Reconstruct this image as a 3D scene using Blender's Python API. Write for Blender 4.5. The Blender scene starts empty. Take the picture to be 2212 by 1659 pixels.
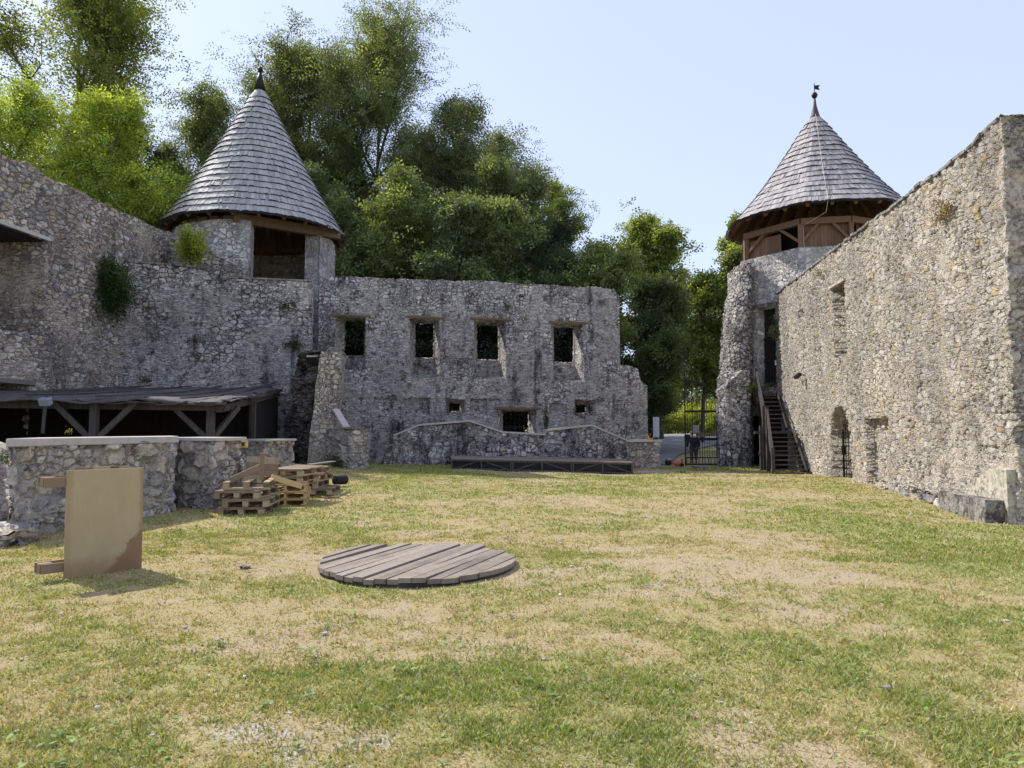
import bpy, math, random
import numpy as np
from mathutils import Vector, Matrix
rad = math.radians
sc = bpy.context.scene
col = sc.collection
random.seed(7)
# ------------------------------------------------------------------ camera model (photo measured on a 2212 x 1659 grid)
F, CX, CY = 1550.0, 1106.0, 829.5
CAM = np.array((0.0, 0.0, 1.6))
PIT = math.atan(95.5 / 1550)
SP, CP = math.sin(PIT), math.cos(PIT)
def ray(px, py):
    a = (px - CX) / F; b = -(py - CY) / F
    return np.array((a, CP - b * SP, SP + b * CP))
def atY(px, py, Y):
    d = ray(px, py); return CAM + d * (Y / d[1])
def atZ(px, py, z):
    d = ray(px, py); return CAM + d * ((z - CAM[2]) / d[2])
def onwall(px, py, A, B, off=0.0):
    A = np.array(A, float); B = np.array(B, float)
    d = (B - A) / np.linalg.norm(B - A); n = np.array((d[1], -d[0])); A2 = A - n * off
    r = ray(px, py)
    t = ((A2 - CAM[:2]) @ n) / (r[:2] @ n)
    P = CAM + r * t
    return float((P[:2] - A2) @ d), float(P[2])
# ------------------------------------------------------------------ numpy noise
def _h(ix, iy, s):
    n = (ix.astype(np.int64) * 374761393 + iy.astype(np.int64) * 668265263 + s * 1274126177) & 0x7fffffff
    n = ((n ^ (n >> 13)) * 1274126177) & 0x7fffffff
    return ((n ^ (n >> 16)) & 0xffff) / 65535.0
def vnoise(x, y, s=0):
    x = np.asarray(x, float); y = np.asarray(y, float)
    ix = np.floor(x); iy = np.floor(y); fx = x - ix; fy = y - iy
    fx = fx * fx * (3 - 2 * fx); fy = fy * fy * (3 - 2 * fy)
    a = _h(ix, iy, s); b = _h(ix + 1, iy, s); c = _h(ix, iy + 1, s); d = _h(ix + 1, iy + 1, s)
    return (a * (1 - fx) + b * fx) * (1 - fy) + (c * (1 - fx) + d * fx) * fy
def fbm(x, y, s=0, o=4):
    v = 0; a = .5; t = 0
    for i in range(o):
        v = v + a * vnoise(np.asarray(x) * 2 ** i + 17.3 * i, np.asarray(y) * 2 ** i + 5.1 * i, s + i); t += a; a *= .5
    return v / t
# ------------------------------------------------------------------ ground height
GP = np.array([(0,0,0),(-9,0,0),(9,0,0),(0,5,0),(-5,5,0),(5,5,-.02),(0,8,0),(-4.5,8,0),(-7.3,10.2,.0),(-6.3,13.4,.05),(-5.7,13.9,.05),
 (-3.5,14.7,.03),(-7,20.5,.42),(-7.2,25.6,.36),(-5,24.4,.15),(-4,20,.12),(-2.3,27,.067),(1,27,-.03),(4.5,27,-.125),(-3,30,.12),(4,32,-.12),(9.8,14.2,-.31),
 (11.3,24,-.1),(11,28.5,-.19),(7,31,-.15),(8,36,-.15),(0,14,-.02),(0,20,0),(5,14,-.1),(5,20,-.1),(-12,20,.45),(-16,30,.6),(6,8,-.06),
 (8,10,-.2),(7.5,42,.12),(8,50,.55),(10,62,1.0),(18,62,1.1),(0,45,.3),(-10,45,1.),(-30,40,2),(20,45,.4)], float)
def gz(x, y):
    x = np.asarray(x, float); y = np.asarray(y, float)
    num = 0; den = 0
    for p in GP:
        w = 1 / (((x - p[0]) ** 2 + (y - p[1]) ** 2) + 2.0) ** 1.6
        num = num + w * p[2]; den = den + w
    return num / den
def g1(x, y): return float(gz(x, y))
# ------------------------------------------------------------------ object helpers
ORG = {}
def tag(o, label=None, cat=None, group=None, kind=None):
    if label: o['label'] = label
    if cat: o['category'] = cat
    if group: o['group'] = group
    if kind: o['kind'] = kind
    return o
def thing(name, label, cat, loc=(0, 0, 0), group=None, rz=0.0):
    o = bpy.data.objects.new(name, None); col.objects.link(o)
    o.location = loc; o.rotation_euler = (0, 0, rz); o.empty_display_size = .3
    ORG[o.name] = np.array(loc, float)
    return tag(o, label, cat, group)
def put(name, me, mat, parent=None, org=None):
    o = bpy.data.objects.new(name, me); col.objects.link(o)
    if mat is not None and not me.materials: me.materials.append(mat)
    if parent is not None:
        o.parent = parent; ORG[o.name] = ORG[parent.name]
    elif org is not None:
        o.location = org; ORG[o.name] = np.array(org, float)
    else:
        ORG[o.name] = np.zeros(3)
    return o
def mesh_np(name, V, Q, smooth=False, tint=None, T=None):
    """V (n,3); Q (m,4) quads and/or T (k,3) tris"""
    me = bpy.data.meshes.new(name)
    V = np.asarray(V, np.float32)
    me.vertices.add(len(V)); me.vertices.foreach_set('co', V.ravel())
    loops = []; tot = []
    if Q is not None and len(Q):
        Q = np.asarray(Q, np.int32); loops.append(Q.ravel()); tot.append(np.full(len(Q), 4, np.int32))
    if T is not None and len(T):
        T = np.asarray(T, np.int32); loops.append(T.ravel()); tot.append(np.full(len(T), 3, np.int32))
    loops = np.concatenate(loops); tot = np.concatenate(tot)
    me.loops.add(len(loops)); me.loops.foreach_set('vertex_index', loops)
    me.polygons.add(len(tot))
    st = np.concatenate(([0], np.cumsum(tot)[:-1])).astype(np.int32)
    me.polygons.foreach_set('loop_start', st)
    try: me.polygons.foreach_set('loop_total', tot)
    except Exception: pass
    me.polygons.foreach_set('use_smooth', np.full(len(tot), bool(smooth)))
    if tint is not None:
        a = me.attributes.new('tint', 'FLOAT_COLOR', 'POINT')
        c = np.ones((len(V), 4), np.float32); c[:, :3] = tint; a.data.foreach_set('color', c.ravel())
    me.update(calc_edges=True)
    return me
class MB:
    def __init__(s): s.v = []; s.f = []
    def add(s, V, Fc):
        n = len(s.v); s.v += [tuple(map(float, p)) for p in V]; s.f += [tuple(i + n for i in f) for f in Fc]; return s
    def hexa(s, P): return s.add(P, [(0,3,2,1),(4,5,6,7),(0,1,5,4),(1,2,6,5),(2,3,7,6),(3,0,4,7)])
    def box(s, c, d, rz=0.0, rx=0.0, ry=0.0):
        M = Matrix.Rotation(rz, 3, 'Z') @ Matrix.Rotation(ry, 3, 'Y') @ Matrix.Rotation(rx, 3, 'X')
        P = []
        for z in (-.5, .5):
            for x, y in ((-.5,-.5),(.5,-.5),(.5,.5),(-.5,.5)):
                q = M @ Vector((x*d[0], y*d[1], z*d[2])); P.append((c[0]+q.x, c[1]+q.y, c[2]+q.z))
        return s.hexa(P)
    def bar(s, a, b, w, h, up=(0,0,1)):
        a = Vector(a); b = Vector(b); d = (b-a).normalized(); u = Vector(up)
        x = d.cross(u)
        if x.length < 1e-4: x = d.cross(Vector((0,1,0)))
        x.normalize(); y = x.cross(d)
        P = []
        for p in (a, b):
            for i, j in ((-1,-1),(1,-1),(1,1),(-1,1)): P.append(p + x*(i*w/2) + y*(j*h/2))
        return s.hexa(P)
    def tube(s, pts, r, n=8, cap=True):
        pts = [Vector(p) for p in pts]; k = len(pts); rr = r if isinstance(r, (list, tuple)) else [r]*k
        V = []; Fc = []; ref = None
        for i, p in enumerate(pts):
            d = (pts[min(i+1, k-1)] - pts[max(i-1, 0)]).normalized()
            if ref is None:
                ref = d.orthogonal().normalized()
            ref = (ref - d*ref.dot(d)).normalized(); b = d.cross(ref)
            for j in range(n):
                a = 2*math.pi*j/n; V.append(p + (ref*math.cos(a) + b*math.sin(a))*rr[i])
        for i in range(k-1):
            for j in range(n):
                j2 = (j+1) % n; Fc.append((i*n+j, i*n+j2, (i+1)*n+j2, (i+1)*n+j))
        if cap: Fc += [tuple(range(n))[::-1], tuple((k-1)*n+j for j in range(n))]
        return s.add(V, Fc)
    def lathe(s, prof, c=(0,0,0), n=24):
        V = []; Fc = []; k = len(prof)
        for r, z in prof:
            for j in range(n):
                a = 2*math.pi*j/n; V.append((c[0]+r*math.cos(a), c[1]+r*math.sin(a), c[2]+z))
        for i in range(k-1):
            for j in range(n):
                j2 = (j+1) % n; Fc.append((i*n+j, i*n+j2, (i+1)*n+j2, (i+1)*n+j))
        Fc += [tuple(range(n))[::-1], tuple((k-1)*n+j for j in range(n))]
        return s.add(V, Fc)
    def prism(s, poly, z0, z1):
        n = len(poly)
        V = [(x, y, z0) for x, y in poly] + [(x, y, z1) for x, y in poly]
        return s.add(V, [tuple(range(n))[::-1], tuple(range(n, 2*n))] + [(i, (i+1) % n, n+(i+1) % n, n+i) for i in range(n)])
    def build(s, name, mat, parent=None, smooth=False, bevel=0.0, org=None):
        o0 = ORG[parent.name] if parent is not None else (np.array(org, float) if org is not None else np.zeros(3))
        me = bpy.data.meshes.new(name)
        me.from_pydata([tuple(np.array(p)-o0) for p in s.v], [], s.f); me.update()
        if smooth: me.polygons.foreach_set('use_smooth', [True]*len(me.polygons))
        o = put(name, me, mat, parent, org)
        if bevel:
            m = o.modifiers.new('b', 'BEVEL'); m.width = bevel; m.segments = 2; m.limit_method = 'ANGLE'; m.angle_limit = rad(40)
        return o
def copy_tree(o, parent=None):
    c = o.copy(); col.objects.link(c)
    if parent is not None: c.parent = parent
    for ch in list(o.children): copy_tree(ch, c)
    return c
# ------------------------------------------------------------------ node helpers
def newmat(name):
    m = bpy.data.materials.new(name); m.use_nodes = True; m.node_tree.nodes.clear(); return m, m.node_tree
def nd(nt, t, ins=None, **pr):
    n = nt.nodes.new('ShaderNode' + t)
    for k, v in pr.items(): setattr(n, k, v)
    for k, v in (ins or {}).items():
        s = n.inputs[k]
        if isinstance(v, bpy.types.NodeSocket): nt.links.new(v, s)
        else: s.default_value = v
    return n
def c4(c): return (c[0], c[1], c[2], 1.0) if len(c) == 3 else c
def mixc(nt, f, a, b, blend='MIX'):
    n = nt.nodes.new('ShaderNodeMix'); n.data_type = 'RGBA'; n.blend_type = blend
    for i, v in ((0, f), (6, a), (7, b)):
        if isinstance(v, bpy.types.NodeSocket): nt.links.new(v, n.inputs[i])
        else: n.inputs[i].default_value = v if i == 0 else c4(v)
    return n.outputs[2]
def mth(nt, op, a, b=0.0, c=0.0, clamp=False):
    n = nt.nodes.new('ShaderNodeMath'); n.operation = op; n.use_clamp = clamp
    for i, v in enumerate((a, b, c)):
        if isinstance(v, bpy.types.NodeSocket): nt.links.new(v, n.inputs[i])
        else: n.inputs[i].default_value = v
    return n.outputs[0]
def mapr(nt, v, a, b, c=0.0, d=1.0):
    n = nd(nt, 'MapRange', {'Value': v, 'From Min': a, 'From Max': b, 'To Min': c, 'To Max': d}, interpolation_type='SMOOTHSTEP'); return n.outputs[0]
def ramp(nt, f, stops, interp='LINEAR'):
    n = nt.nodes.new('ShaderNodeValToRGB'); nt.links.new(f, n.inputs[0]); e = n.color_ramp; e.interpolation = interp
    while len(e.elements) < len(stops): e.elements.new(.5)
    for i, (p, c) in enumerate(stops): e.elements[i].position = p; e.elements[i].color = c4(c)
    return n.outputs[0]
def noise(nt, vec, scale, detail=3.0, rough=.55, out='Fac'):
    return nd(nt, 'TexNoise', {'Vector': vec, 'Scale': scale, 'Detail': detail, 'Roughness': rough}).outputs[out]
def vscale(nt, vec, s): return nd(nt, 'VectorMath', {0: vec, 1: s}, operation='MULTIPLY').outputs[0]
def vadd(nt, a, b): return nd(nt, 'VectorMath', {0: a, 1: b}, operation='ADD').outputs[0]
def finish(m, nt, colr, rough=.9, spec=.3, disp=None, dscale=.03, bump=None, bdist=.02, bstr=.6, method='BOTH'):
    p = nd(nt, 'BsdfPrincipled', {'Base Color': colr if isinstance(colr, bpy.types.NodeSocket) else c4(colr), 'Roughness': rough, 'Specular IOR Level': spec})
    out = nd(nt, 'OutputMaterial', {'Surface': p.outputs[0]})
    if disp is not None:
        d = nd(nt, 'Displacement', {'Height': disp, 'Midlevel': .5, 'Scale': dscale}); nt.links.new(d.outputs[0], out.inputs['Displacement']); m.displacement_method = method
    if bump is not None:
        b = nd(nt, 'Bump', {'Height': bump, 'Strength': bstr, 'Distance': bdist}); nt.links.new(b.outputs[0], p.inputs['Normal'])
    return m
GREYS = [(0,(.20,.195,.20)),(.16,(.33,.32,.32)),(.32,(.26,.245,.24)),(.46,(.40,.385,.37)),(.6,(.30,.265,.22)),(.74,(.36,.35,.36)),(.86,(.23,.22,.23)),(.95,(.44,.42,.39))]
def stone(name, s=4.2, zs=1.45, cols=GREYS, mortar=(.30,.275,.25), jw=.075, plaster=.3, pcol=(.33,.29,.25), dark=.4, white=.3, disp=.055, darkcol=None, warp=.12, s2=2.2, small=.5, pit=.5, moss=0.0, pbias=None, layer=0.0, lbias=(0, -.03, .1), mdark=.35, cvar=1.0, sat=.8):
    m, nt = newmat(name)
    tc = nd(nt, 'TexCoord').outputs['Object']
    w = noise(nt, tc, 2.6, 3, .55, 'Color')
    w = nd(nt, 'VectorMath', {0: w, 1: (.5,.5,.5)}, operation='SUBTRACT').outputs[0]
    def cells(scale, z):
        v = vadd(nt, vscale(nt, tc, (1, 1, z)), vscale(nt, w, (warp*2, warp*2, warp*2)))
        a = nd(nt, 'TexVoronoi', {'Vector': v, 'Scale': scale, 'Randomness': .86, 'Exponent': 3.2}, feature='F1', distance='MINKOWSKI')
        e = nd(nt, 'TexVoronoi', {'Vector': v, 'Scale': scale, 'Randomness': .86, 'Exponent': 3.2}, feature='F2', distance='MINKOWSKI')
        return a.outputs['Color'], mth(nt, 'MULTIPLY', mth(nt, 'SUBTRACT', e.outputs['Distance'], a.outputs['Distance']), .55)
    ca, ea = cells(s, zs); cb, eb = cells(s*s2, zs)
    sx = nd(nt, 'SeparateXYZ', {0: tc})
    big = noise(nt, tc, .55, 3, .6)
    sel = mapr(nt, noise(nt, tc, 1.3, 2, .5), .60-.2*small, .64-.2*small)
    cc = mixc(nt, sel, ca, cb); ee = nd(nt, 'Mix', {0: sel, 2: ea, 3: eb}).outputs[0]
    zone = None
    if layer:
        cl, elr = cells(s*1.25, zs*2.3)
        zz = mth(nt, 'ADD', noise(nt, vadd(nt, tc, (5., 2., 8.)), .6, 4, .6), mth(nt, 'ADD', mth(nt, 'MULTIPLY', sx.outputs[2], lbias[1]), lbias[2]))
        zone = mapr(nt, zz, .62-.3*layer, .70-.3*layer)
        cc = mixc(nt, zone, cc, cl); ee = nd(nt, 'Mix', {0: zone, 2: ee, 3: elr}).outputs[0]
    sep = nd(nt, 'SeparateColor', {0: cc})
    fine = noise(nt, tc, 15, 6, .68); med = noise(nt, tc, 5, 5, .62)
    eew = mth(nt, 'ADD', ee, mth(nt, 'MULTIPLY', mth(nt, 'SUBTRACT', fine, .5), .10))
    joint = mapr(nt, eew, .012, jw+.03)
    mean = tuple(sum(c[1][i] for c in cols)/len(cols) for i in range(3))
    g = sum(mean)/3
    def tone(c):
        c = tuple(mean[i]+(c[i]-mean[i])*cvar for i in range(3)); l = sum(c)/3
        return tuple(max(.02, l+(c[i]-l)*sat) for i in range(3))
    c = ramp(nt, sep.outputs[0], [(p, tone(q)) for p, q in cols], 'LINEAR' if False else 'CONSTANT')
    c = mixc(nt, 1.0, c, ramp(nt, med, [(.25,(.68,.67,.67)),(.5,(1,1,1)),(.75,(1.28,1.27,1.24))]), 'MULTIPLY')
    c = mixc(nt, 1.0, c, ramp(nt, fine, [(.28,(.70,.69,.69)),(.5,(1,1,1)),(.72,(1.18,1.18,1.17))]), 'MULTIPLY')
    c = mixc(nt, 1.0, c, ramp(nt, noise(nt, vadd(nt, vscale(nt, tc, (1, 1, .7)), (2., 13., 6.)), .42, 5, .6), [(.34,(.66,.65,.67)),(.5,(1,1,1)),(.66,(1.25,1.22,1.17))]), 'MULTIPLY')
    ml = mixc(nt, fine, tuple(x*.65 for x in mortar), tuple(x*1.25 for x in mortar)); md = tuple(x*mdark for x in mortar)
    mz = mapr(nt, noise(nt, vadd(nt, tc, (9., 4., 1.)), .7, 4, .65), .42, .58) if zone is None else zone
    c = mixc(nt, joint, mixc(nt, mz, md, ml), c)
    pn = noise(nt, vscale(nt, tc, (1, 1, .8)), .8, 7, .70)
    if pbias is not None:
        dot = mth(nt, 'ADD', mth(nt, 'MULTIPLY', sx.outputs[1], pbias[0]), mth(nt, 'MULTIPLY', sx.outputs[2], pbias[1]))
        pn = mth(nt, 'ADD', pn, mth(nt, 'ADD', dot, pbias[2]))
    t = .72 - .36*plaster
    pm = mapr(nt, mth(nt, 'ADD', pn, mth(nt, 'MULTIPLY', mth(nt, 'SUBTRACT', fine, .5), .12)), t, t+.07)
    pc = mixc(nt, ramp(nt, noise(nt, tc, 8, 7, .74), [(.36,(0,0,0)),(.62,(1,1,1))]), tuple(x*.52 for x in pcol), tuple(min(.7, x*1.3) for x in pcol))
    c = mixc(nt, mth(nt, 'MULTIPLY', pm, .80), c, pc)
    dk = lambda f, k: mixc(nt, f, (1,1,1), k)
    st = noise(nt, vscale(nt, tc, (1.3, 1.3, .28)), 1.0, 7, .72)
    c = mixc(nt, 1.0, c, dk(mapr(nt, st, .67-.28*dark, .80-.26*dark), (.27,.26,.285)), 'MULTIPLY')
    sp = noise(nt, vadd(nt, tc, (31., 7., 3.)), 2.6, 7, .78)
    c = mixc(nt, 1.0, c, dk(mapr(nt, sp, .64-.20*dark, .70-.20*dark), (.36,.345,.36)), 'MULTIPLY')
    wt = noise(nt, vadd(nt, vscale(nt, tc, (1.7, 1.7, .40)), (11., 3., 5.)), 1.0, 6, .72)
    wm = mapr(nt, wt, .70-.20*white, .80-.22*white)
    wm = mth(nt, 'MULTIPLY', wm, mapr(nt, fine, .36, .56))
    c = mixc(nt, mth(nt, 'MULTIPLY', wm, .75), c, (.55,.535,.52))
    if moss:
        mo = noise(nt, vadd(nt, tc, (3., 17., 9.)), .9, 5, .7)
        c = mixc(nt, mth(nt, 'MULTIPLY', mapr(nt, mo, .70-.2*moss, .8-.2*moss), .6), c, (.07,.085,.03))
    pits = mapr(nt, noise(nt, tc, 10, 4, .7), .34, .40)
    c = mixc(nt, mth(nt, 'MULTIPLY', mth(nt, 'SUBTRACT', 1.0, pits), pit), c, (.06,.055,.052))
    bulge = mth(nt, 'MULTIPLY', joint, mth(nt, 'ADD', .40, mth(nt, 'MULTIPLY', sep.outputs[1], .5)))
    hp = mth(nt, 'ADD', .30, mth(nt, 'MULTIPLY', med, .5))
    h = nd(nt, 'Mix', {0: mth(nt, 'MULTIPLY', pm, .75), 2: bulge, 3: hp}).outputs[0]
    h = mth(nt, 'ADD', h, mth(nt, 'MULTIPLY', mth(nt, 'SUBTRACT', fine, .5), .55))
    h = mth(nt, 'ADD', h, mth(nt, 'MULTIPLY', mth(nt, 'SUBTRACT', big, .5), .9))
    h = mth(nt, 'SUBTRACT', h, mth(nt, 'MULTIPLY', mth(nt, 'SUBTRACT', 1.0, pits), .35*pit))
    return finish(m, nt, c, .93, .2, disp=h, dscale=disp)
def wood(name, cols, rough=.8, grain=(30, 30, 2.0), isl=.5, spots=.3, axis=None):
    m, nt = newmat(name)
    tc = nd(nt, 'TexCoord').outputs['Object']
    geo = nd(nt, 'NewGeometry')
    rnd = geo.outputs['Random Per Island']
    g = noise(nt, vscale(nt, tc, grain), 1.0, 4, .6)
    k = mth(nt, 'ADD', mth(nt, 'MULTIPLY', rnd, isl), mth(nt, 'MULTIPLY', g, 1-isl))
    c = ramp(nt, k, cols)
    big = noise(nt, tc, 2.1, 4, .65)
    c = mixc(nt, mth(nt, 'MULTIPLY', mapr(nt, big, .5, .75), spots), c, tuple(.45*x for x in cols[0][1]))
    return finish(m, nt, c, rough, .25, bump=g, bdist=.006, bstr=.5)
def plain(name, c, rough=.6, metal=0.0, var=.25, bs=18):
    m, nt = newmat(name)
    tc = nd(nt, 'TexCoord').outputs['Object']
    n = noise(nt, tc, bs, 4, .6)
    cc = mixc(nt, n, tuple(x*(1-var) for x in c), tuple(min(1, x*(1+var)) for x in c))
    finish(m, nt, cc, rough, .3, bump=n, bdist=.004, bstr=.3)
    for q in nt.nodes:
        if q.type == 'BSDF_PRINCIPLED': q.inputs['Metallic'].default_value = metal
    return m
def leafmat(name, trans=.48, rough=.55):
    m, nt = newmat(name)
    a = nd(nt, 'Attribute', attribute_name='tint').outputs['Color']
    d = nd(nt, 'BsdfDiffuse', {'Color': a, 'Roughness': .5})
    tcol = mixc(nt, 1.0, a, (1.5, 1.35, .5), 'MULTIPLY')
    t = nd(nt, 'BsdfTranslucent', {'Color': tcol})
    x = nd(nt, 'MixShader', {0: trans, 1: d.outputs[0], 2: t.outputs[0]})
    g = nd(nt, 'BsdfGlossy', {'Color': (1,1,1,1), 'Roughness': rough})
    y = nd(nt, 'MixShader', {0: .035, 1: x.outputs[0], 2: g.outputs[0]})
    nd(nt, 'OutputMaterial', {'Surface': y.outputs[0]})
    return m
# ------------------------------------------------------------------ masonry sheet with openings, niches and thickness
def lines(a, b, cell, feats):
    f = sorted({round(x, 4) for x in list(feats) + [a, b] if a - 1e-6 <= x <= b + 1e-6})
    out = [f[0]]
    for p, q in zip(f[:-1], f[1:]):
        if q - p < 1e-3: continue
        k = max(1, int(math.ceil((q - p) / cell - 1e-6)))
        out += [p + (q - p) * i / k for i in range(1, k + 1)]
    return np.array(out)
def wall(name, parent, mat, path, z0, top, thick=.8, openings=(), niches=(), cell=.06, closed=False, rag=.04, seed=1, warp=None, org=None, arcs=()):
    path = [np.array(p[:2], float) for p in path]
    if closed: path = path + [path[0]]
    seg = [np.linalg.norm(b - a) for a, b in zip(path[:-1], path[1:])]
    cum = np.concatenate(([0], np.cumsum(seg))); L = cum[-1]
    if not isinstance(top, (list, tuple)): top = [(0, top), (L, top)]
    tu = np.array([t[0] for t in top]); tz = np.array([t[1] for t in top])
    eps = .012
    fu = list(cum) + [t[0] for t in top]; fz = []
    for (l, r, b, t, d) in niches:
        fu += [l, l+eps, r-eps, r]; fz += [b, b+eps, t-eps, t]
    for (uc, hw, b, sp, d) in arcs:
        fu += [uc-hw, uc-hw+eps, uc, uc+hw-eps, uc+hw]+[uc+hw*math.sin(k*.2) for k in range(-7, 8)]; fz += [sp+hw*1.25*math.cos(k*.2) for k in range(0, 8)]
    for o in openings:
        fl, fr, fb, ft = o['F']; bl, br, bb, bt = o['B']
        fu += [fl, bl, br, fr]; fz += [fb, fb+.08, bb, bt, ft]
    zmax = float(tz.max()) + rag * 2
    us = lines(0, L, cell, fu); zs = lines(z0, zmax, cell, fz)
    nu, nz = len(us), len(zs)
    ut = np.interp(us, tu, tz)
    if rag: ut = ut + (fbm(us*1.7, us*0+seed*3.1, seed, 4) - .5) * 2.2 * rag
    U, Z = np.meshgrid(us, zs, indexing='ij')
    ZZ = np.minimum(Z, ut[:, None])
    D = np.zeros_like(U)
    for (l, r, b, t, d) in niches:
        k = np.minimum.reduce([np.clip((U-l)/eps, 0, 1), np.clip((r-U)/eps, 0, 1), np.clip((Z-b)/eps, 0, 1), np.clip((t-Z)/eps, 0, 1)])
        D = np.maximum(D, d*k)
    for (uc, hw, b, sp, d) in arcs:
        ins = (np.abs(U-uc) < hw) & (Z > b) & ((Z < sp) | ((U-uc)**2/hw**2 + (Z-sp)**2/(hw*1.25)**2 < 1))
        D = np.where(ins, np.maximum(D, d), D)
    keep = np.ones((nu-1, nz-1), bool)
    uc_ = (us[:-1]+us[1:])/2; zc_ = (zs[:-1]+zs[1:])/2
    for o in openings:
        fl, fr, fb, ft = o['F']; bl, br, bb, bt = o['B']; T = o['T']
        g = lambda x: np.clip(x, 0, 1)
        k = np.minimum.reduce([g((U-fl)/max(bl-fl, 1e-3)), g((fr-U)/max(fr-br, 1e-3)), g((Z-fb)/.08) if bb-fb > .1 else g((Z-fb)/max(bb-fb, 1e-3)), g((ft-Z)/max(ft-bt, 1e-3))])
        D = np.maximum(D, T*k)
        keep &= ~((uc_[:, None] > bl) & (uc_[:, None] < br) & (zc_[None, :] > bb) & (zc_[None, :] < bt))
    dz = (ZZ[:-1, 1:] - ZZ[:-1, :-1]) + (ZZ[1:, 1:] - ZZ[1:, :-1])
    keep &= dz > 1e-4
    si = np.clip(np.searchsorted(cum, us, side='right')-1, 0, len(seg)-1)
    P0 = np.array(path)[si]; P1 = np.array(path)[si+1]
    dirv = (P1-P0)/np.array(seg)[si][:, None]
    P = P0 + dirv*(us-cum[si])[:, None]
    nrm = np.stack([dirv[:, 1], -dirv[:, 0]], 1)
    for ci in range(1, len(seg)):            # mitred normals at the corners
        i = int(np.argmin(np.abs(us-cum[ci])))
        a = (path[ci]-path[ci-1])/seg[ci-1]; b = (path[ci+1]-path[ci])/seg[ci]
        nn = np.array((a[1]+b[1], -(a[0]+b[0]))); nrm[i] = nn/np.linalg.norm(nn)/max(.35, math.sqrt((1+a@b)/2))
    front = np.empty((nu, nz, 3))
    front[..., 0] = P[:, None, 0] - nrm[:, None, 0]*D
    front[..., 1] = P[:, None, 1] - nrm[:, None, 1]*D
    front[..., 2] = ZZ
    idx = np.arange(nu*nz).reshape(nu, nz)
    if closed: idx[-1, :] = idx[0, :]
    V = [front.reshape(-1, 3)]
    q = np.stack([idx[:-1, :-1], idx[1:, :-1], idx[1:, 1:], idx[:-1, 1:]], -1)[keep]
    Q = [q]
    if thick:
        back = np.empty((nu, nz, 3))
        back[..., 0] = (P[:, None, 0] - nrm[:, None, 0]*thick); back[..., 1] = (P[:, None, 1] - nrm[:, None, 1]*thick); back[..., 2] = ZZ
        off = nu*nz; V.append(back.reshape(-1, 3)); Q.append(q[:, ::-1] + off)
        pk = np.zeros((nu+1, nz+1), bool); pk[1:-1, 1:-1] = keep
        if closed: pk[0, 1:-1] = keep[-1]; pk[-1, 1:-1] = keep[0]
        E = []
        for i, j in np.argwhere(pk[:-1, 1:-1] != pk[1:, 1:-1]):       # edge along z at column i
            a, b = idx[i, j], idx[i, j+1]
            E.append((a, b) if pk[i+1, j+1] else (b, a))
        for i, j in np.argwhere(pk[1:-1, :-1] != pk[1:-1, 1:]):       # edge along u at row j
            a, b = idx[i, j], idx[i+1, j]
            E.append((b, a) if pk[i+1, j+1] else (a, b))
        fr = front.reshape(-1, 3); bk = back.reshape(-1, 3)
        cnt = 2*nu*nz; rows = {}; extra = []
        K = max(2, int(thick/(cell*1.6)))
        def chain(a):
            nonlocal cnt
            if a not in rows:
                ids = [a]
                for k in range(1, K):
                    extra.append(fr[a] + (bk[a]-fr[a])*(k/K)); ids.append(cnt); cnt += 1
                ids.append(a+off); rows[a] = ids
            return rows[a]
        sk = []
        for a, b in E:
            A, B = chain(int(a)), chain(int(b))
            for k in range(K): sk.append((A[k], A[k+1], B[k+1], B[k]))
        if extra: V.append(np.array(extra))
        Q.append(np.array(sk, int))
    V = np.concatenate(V); Q = np.concatenate(Q)
    used, inv = np.unique(Q.ravel(), return_inverse=True)
    V = V[used]; Q = inv.reshape(-1, 4)
    if warp is not None: V = warp(V.copy())
    o0 = ORG[parent.name] if parent is not None else (np.array(org, float) if org is not None else np.zeros(3))
    me = mesh_np(name, V - o0, Q, smooth=True)
    return put(name, me, mat, parent, org)
# ------------------------------------------------------------------ materials
WARM = [(0,(.33,.30,.27)),(.14,(.45,.42,.385)),(.30,(.39,.345,.28)),(.44,(.50,.47,.435)),(.60,(.42,.37,.295)),(.72,(.36,.34,.32)),(.82,(.475,.435,.385)),(.95,(.45,.345,.19))]
BROWN = [(0,(.40,.36,.32)),(.16,(.52,.46,.38)),(.32,(.31,.295,.29)),(.46,(.60,.56,.51)),(.60,(.47,.40,.31)),(.74,(.26,.245,.25)),(.86,(.62,.59,.56)),(.95,(.52,.41,.27))]
GREYW = [(0,(.32,.31,.315)),(.16,(.54,.525,.52)),(.32,(.42,.395,.375)),(.46,(.61,.595,.585)),(.6,(.47,.425,.37)),(.74,(.56,.55,.55)),(.86,(.35,.335,.335)),(.95,(.66,.64,.615))]
DARKS = [(0,(.20,.19,.195)),(.2,(.30,.285,.28)),(.4,(.15,.145,.15)),(.6,(.34,.31,.28)),(.8,(.25,.23,.215)),(.93,(.42,.395,.36))]
M_back = stone('ruin masonry', 4.4, 1.6, GREYW, (.52,.475,.44), plaster=.40, pcol=(.46,.415,.37), dark=.50, white=.62, disp=.085, small=.42, layer=.6, lbias=(0,-.02,.11), mdark=.32, cvar=.9)
M_right = stone('sunlit rubble masonry', 4.2, 1.6, WARM, (.47,.42,.355), jw=.075, plaster=.50, pcol=(.51,.455,.385), dark=.12, white=.50, disp=.11, small=.42, pit=.5, pbias=(-.016,-.017,.0), mdark=.58, cvar=.9, sat=1.0)
M_left = stone('brown rubble masonry', 3.5, 1.7, BROWN, (.68,.58,.46), plaster=.36, pcol=(.64,.54,.41), dark=.30, white=.5, disp=.095, small=.42, layer=.4, lbias=(0,-.02,.09), cvar=.95, mdark=.32, sat=1.1)
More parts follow.
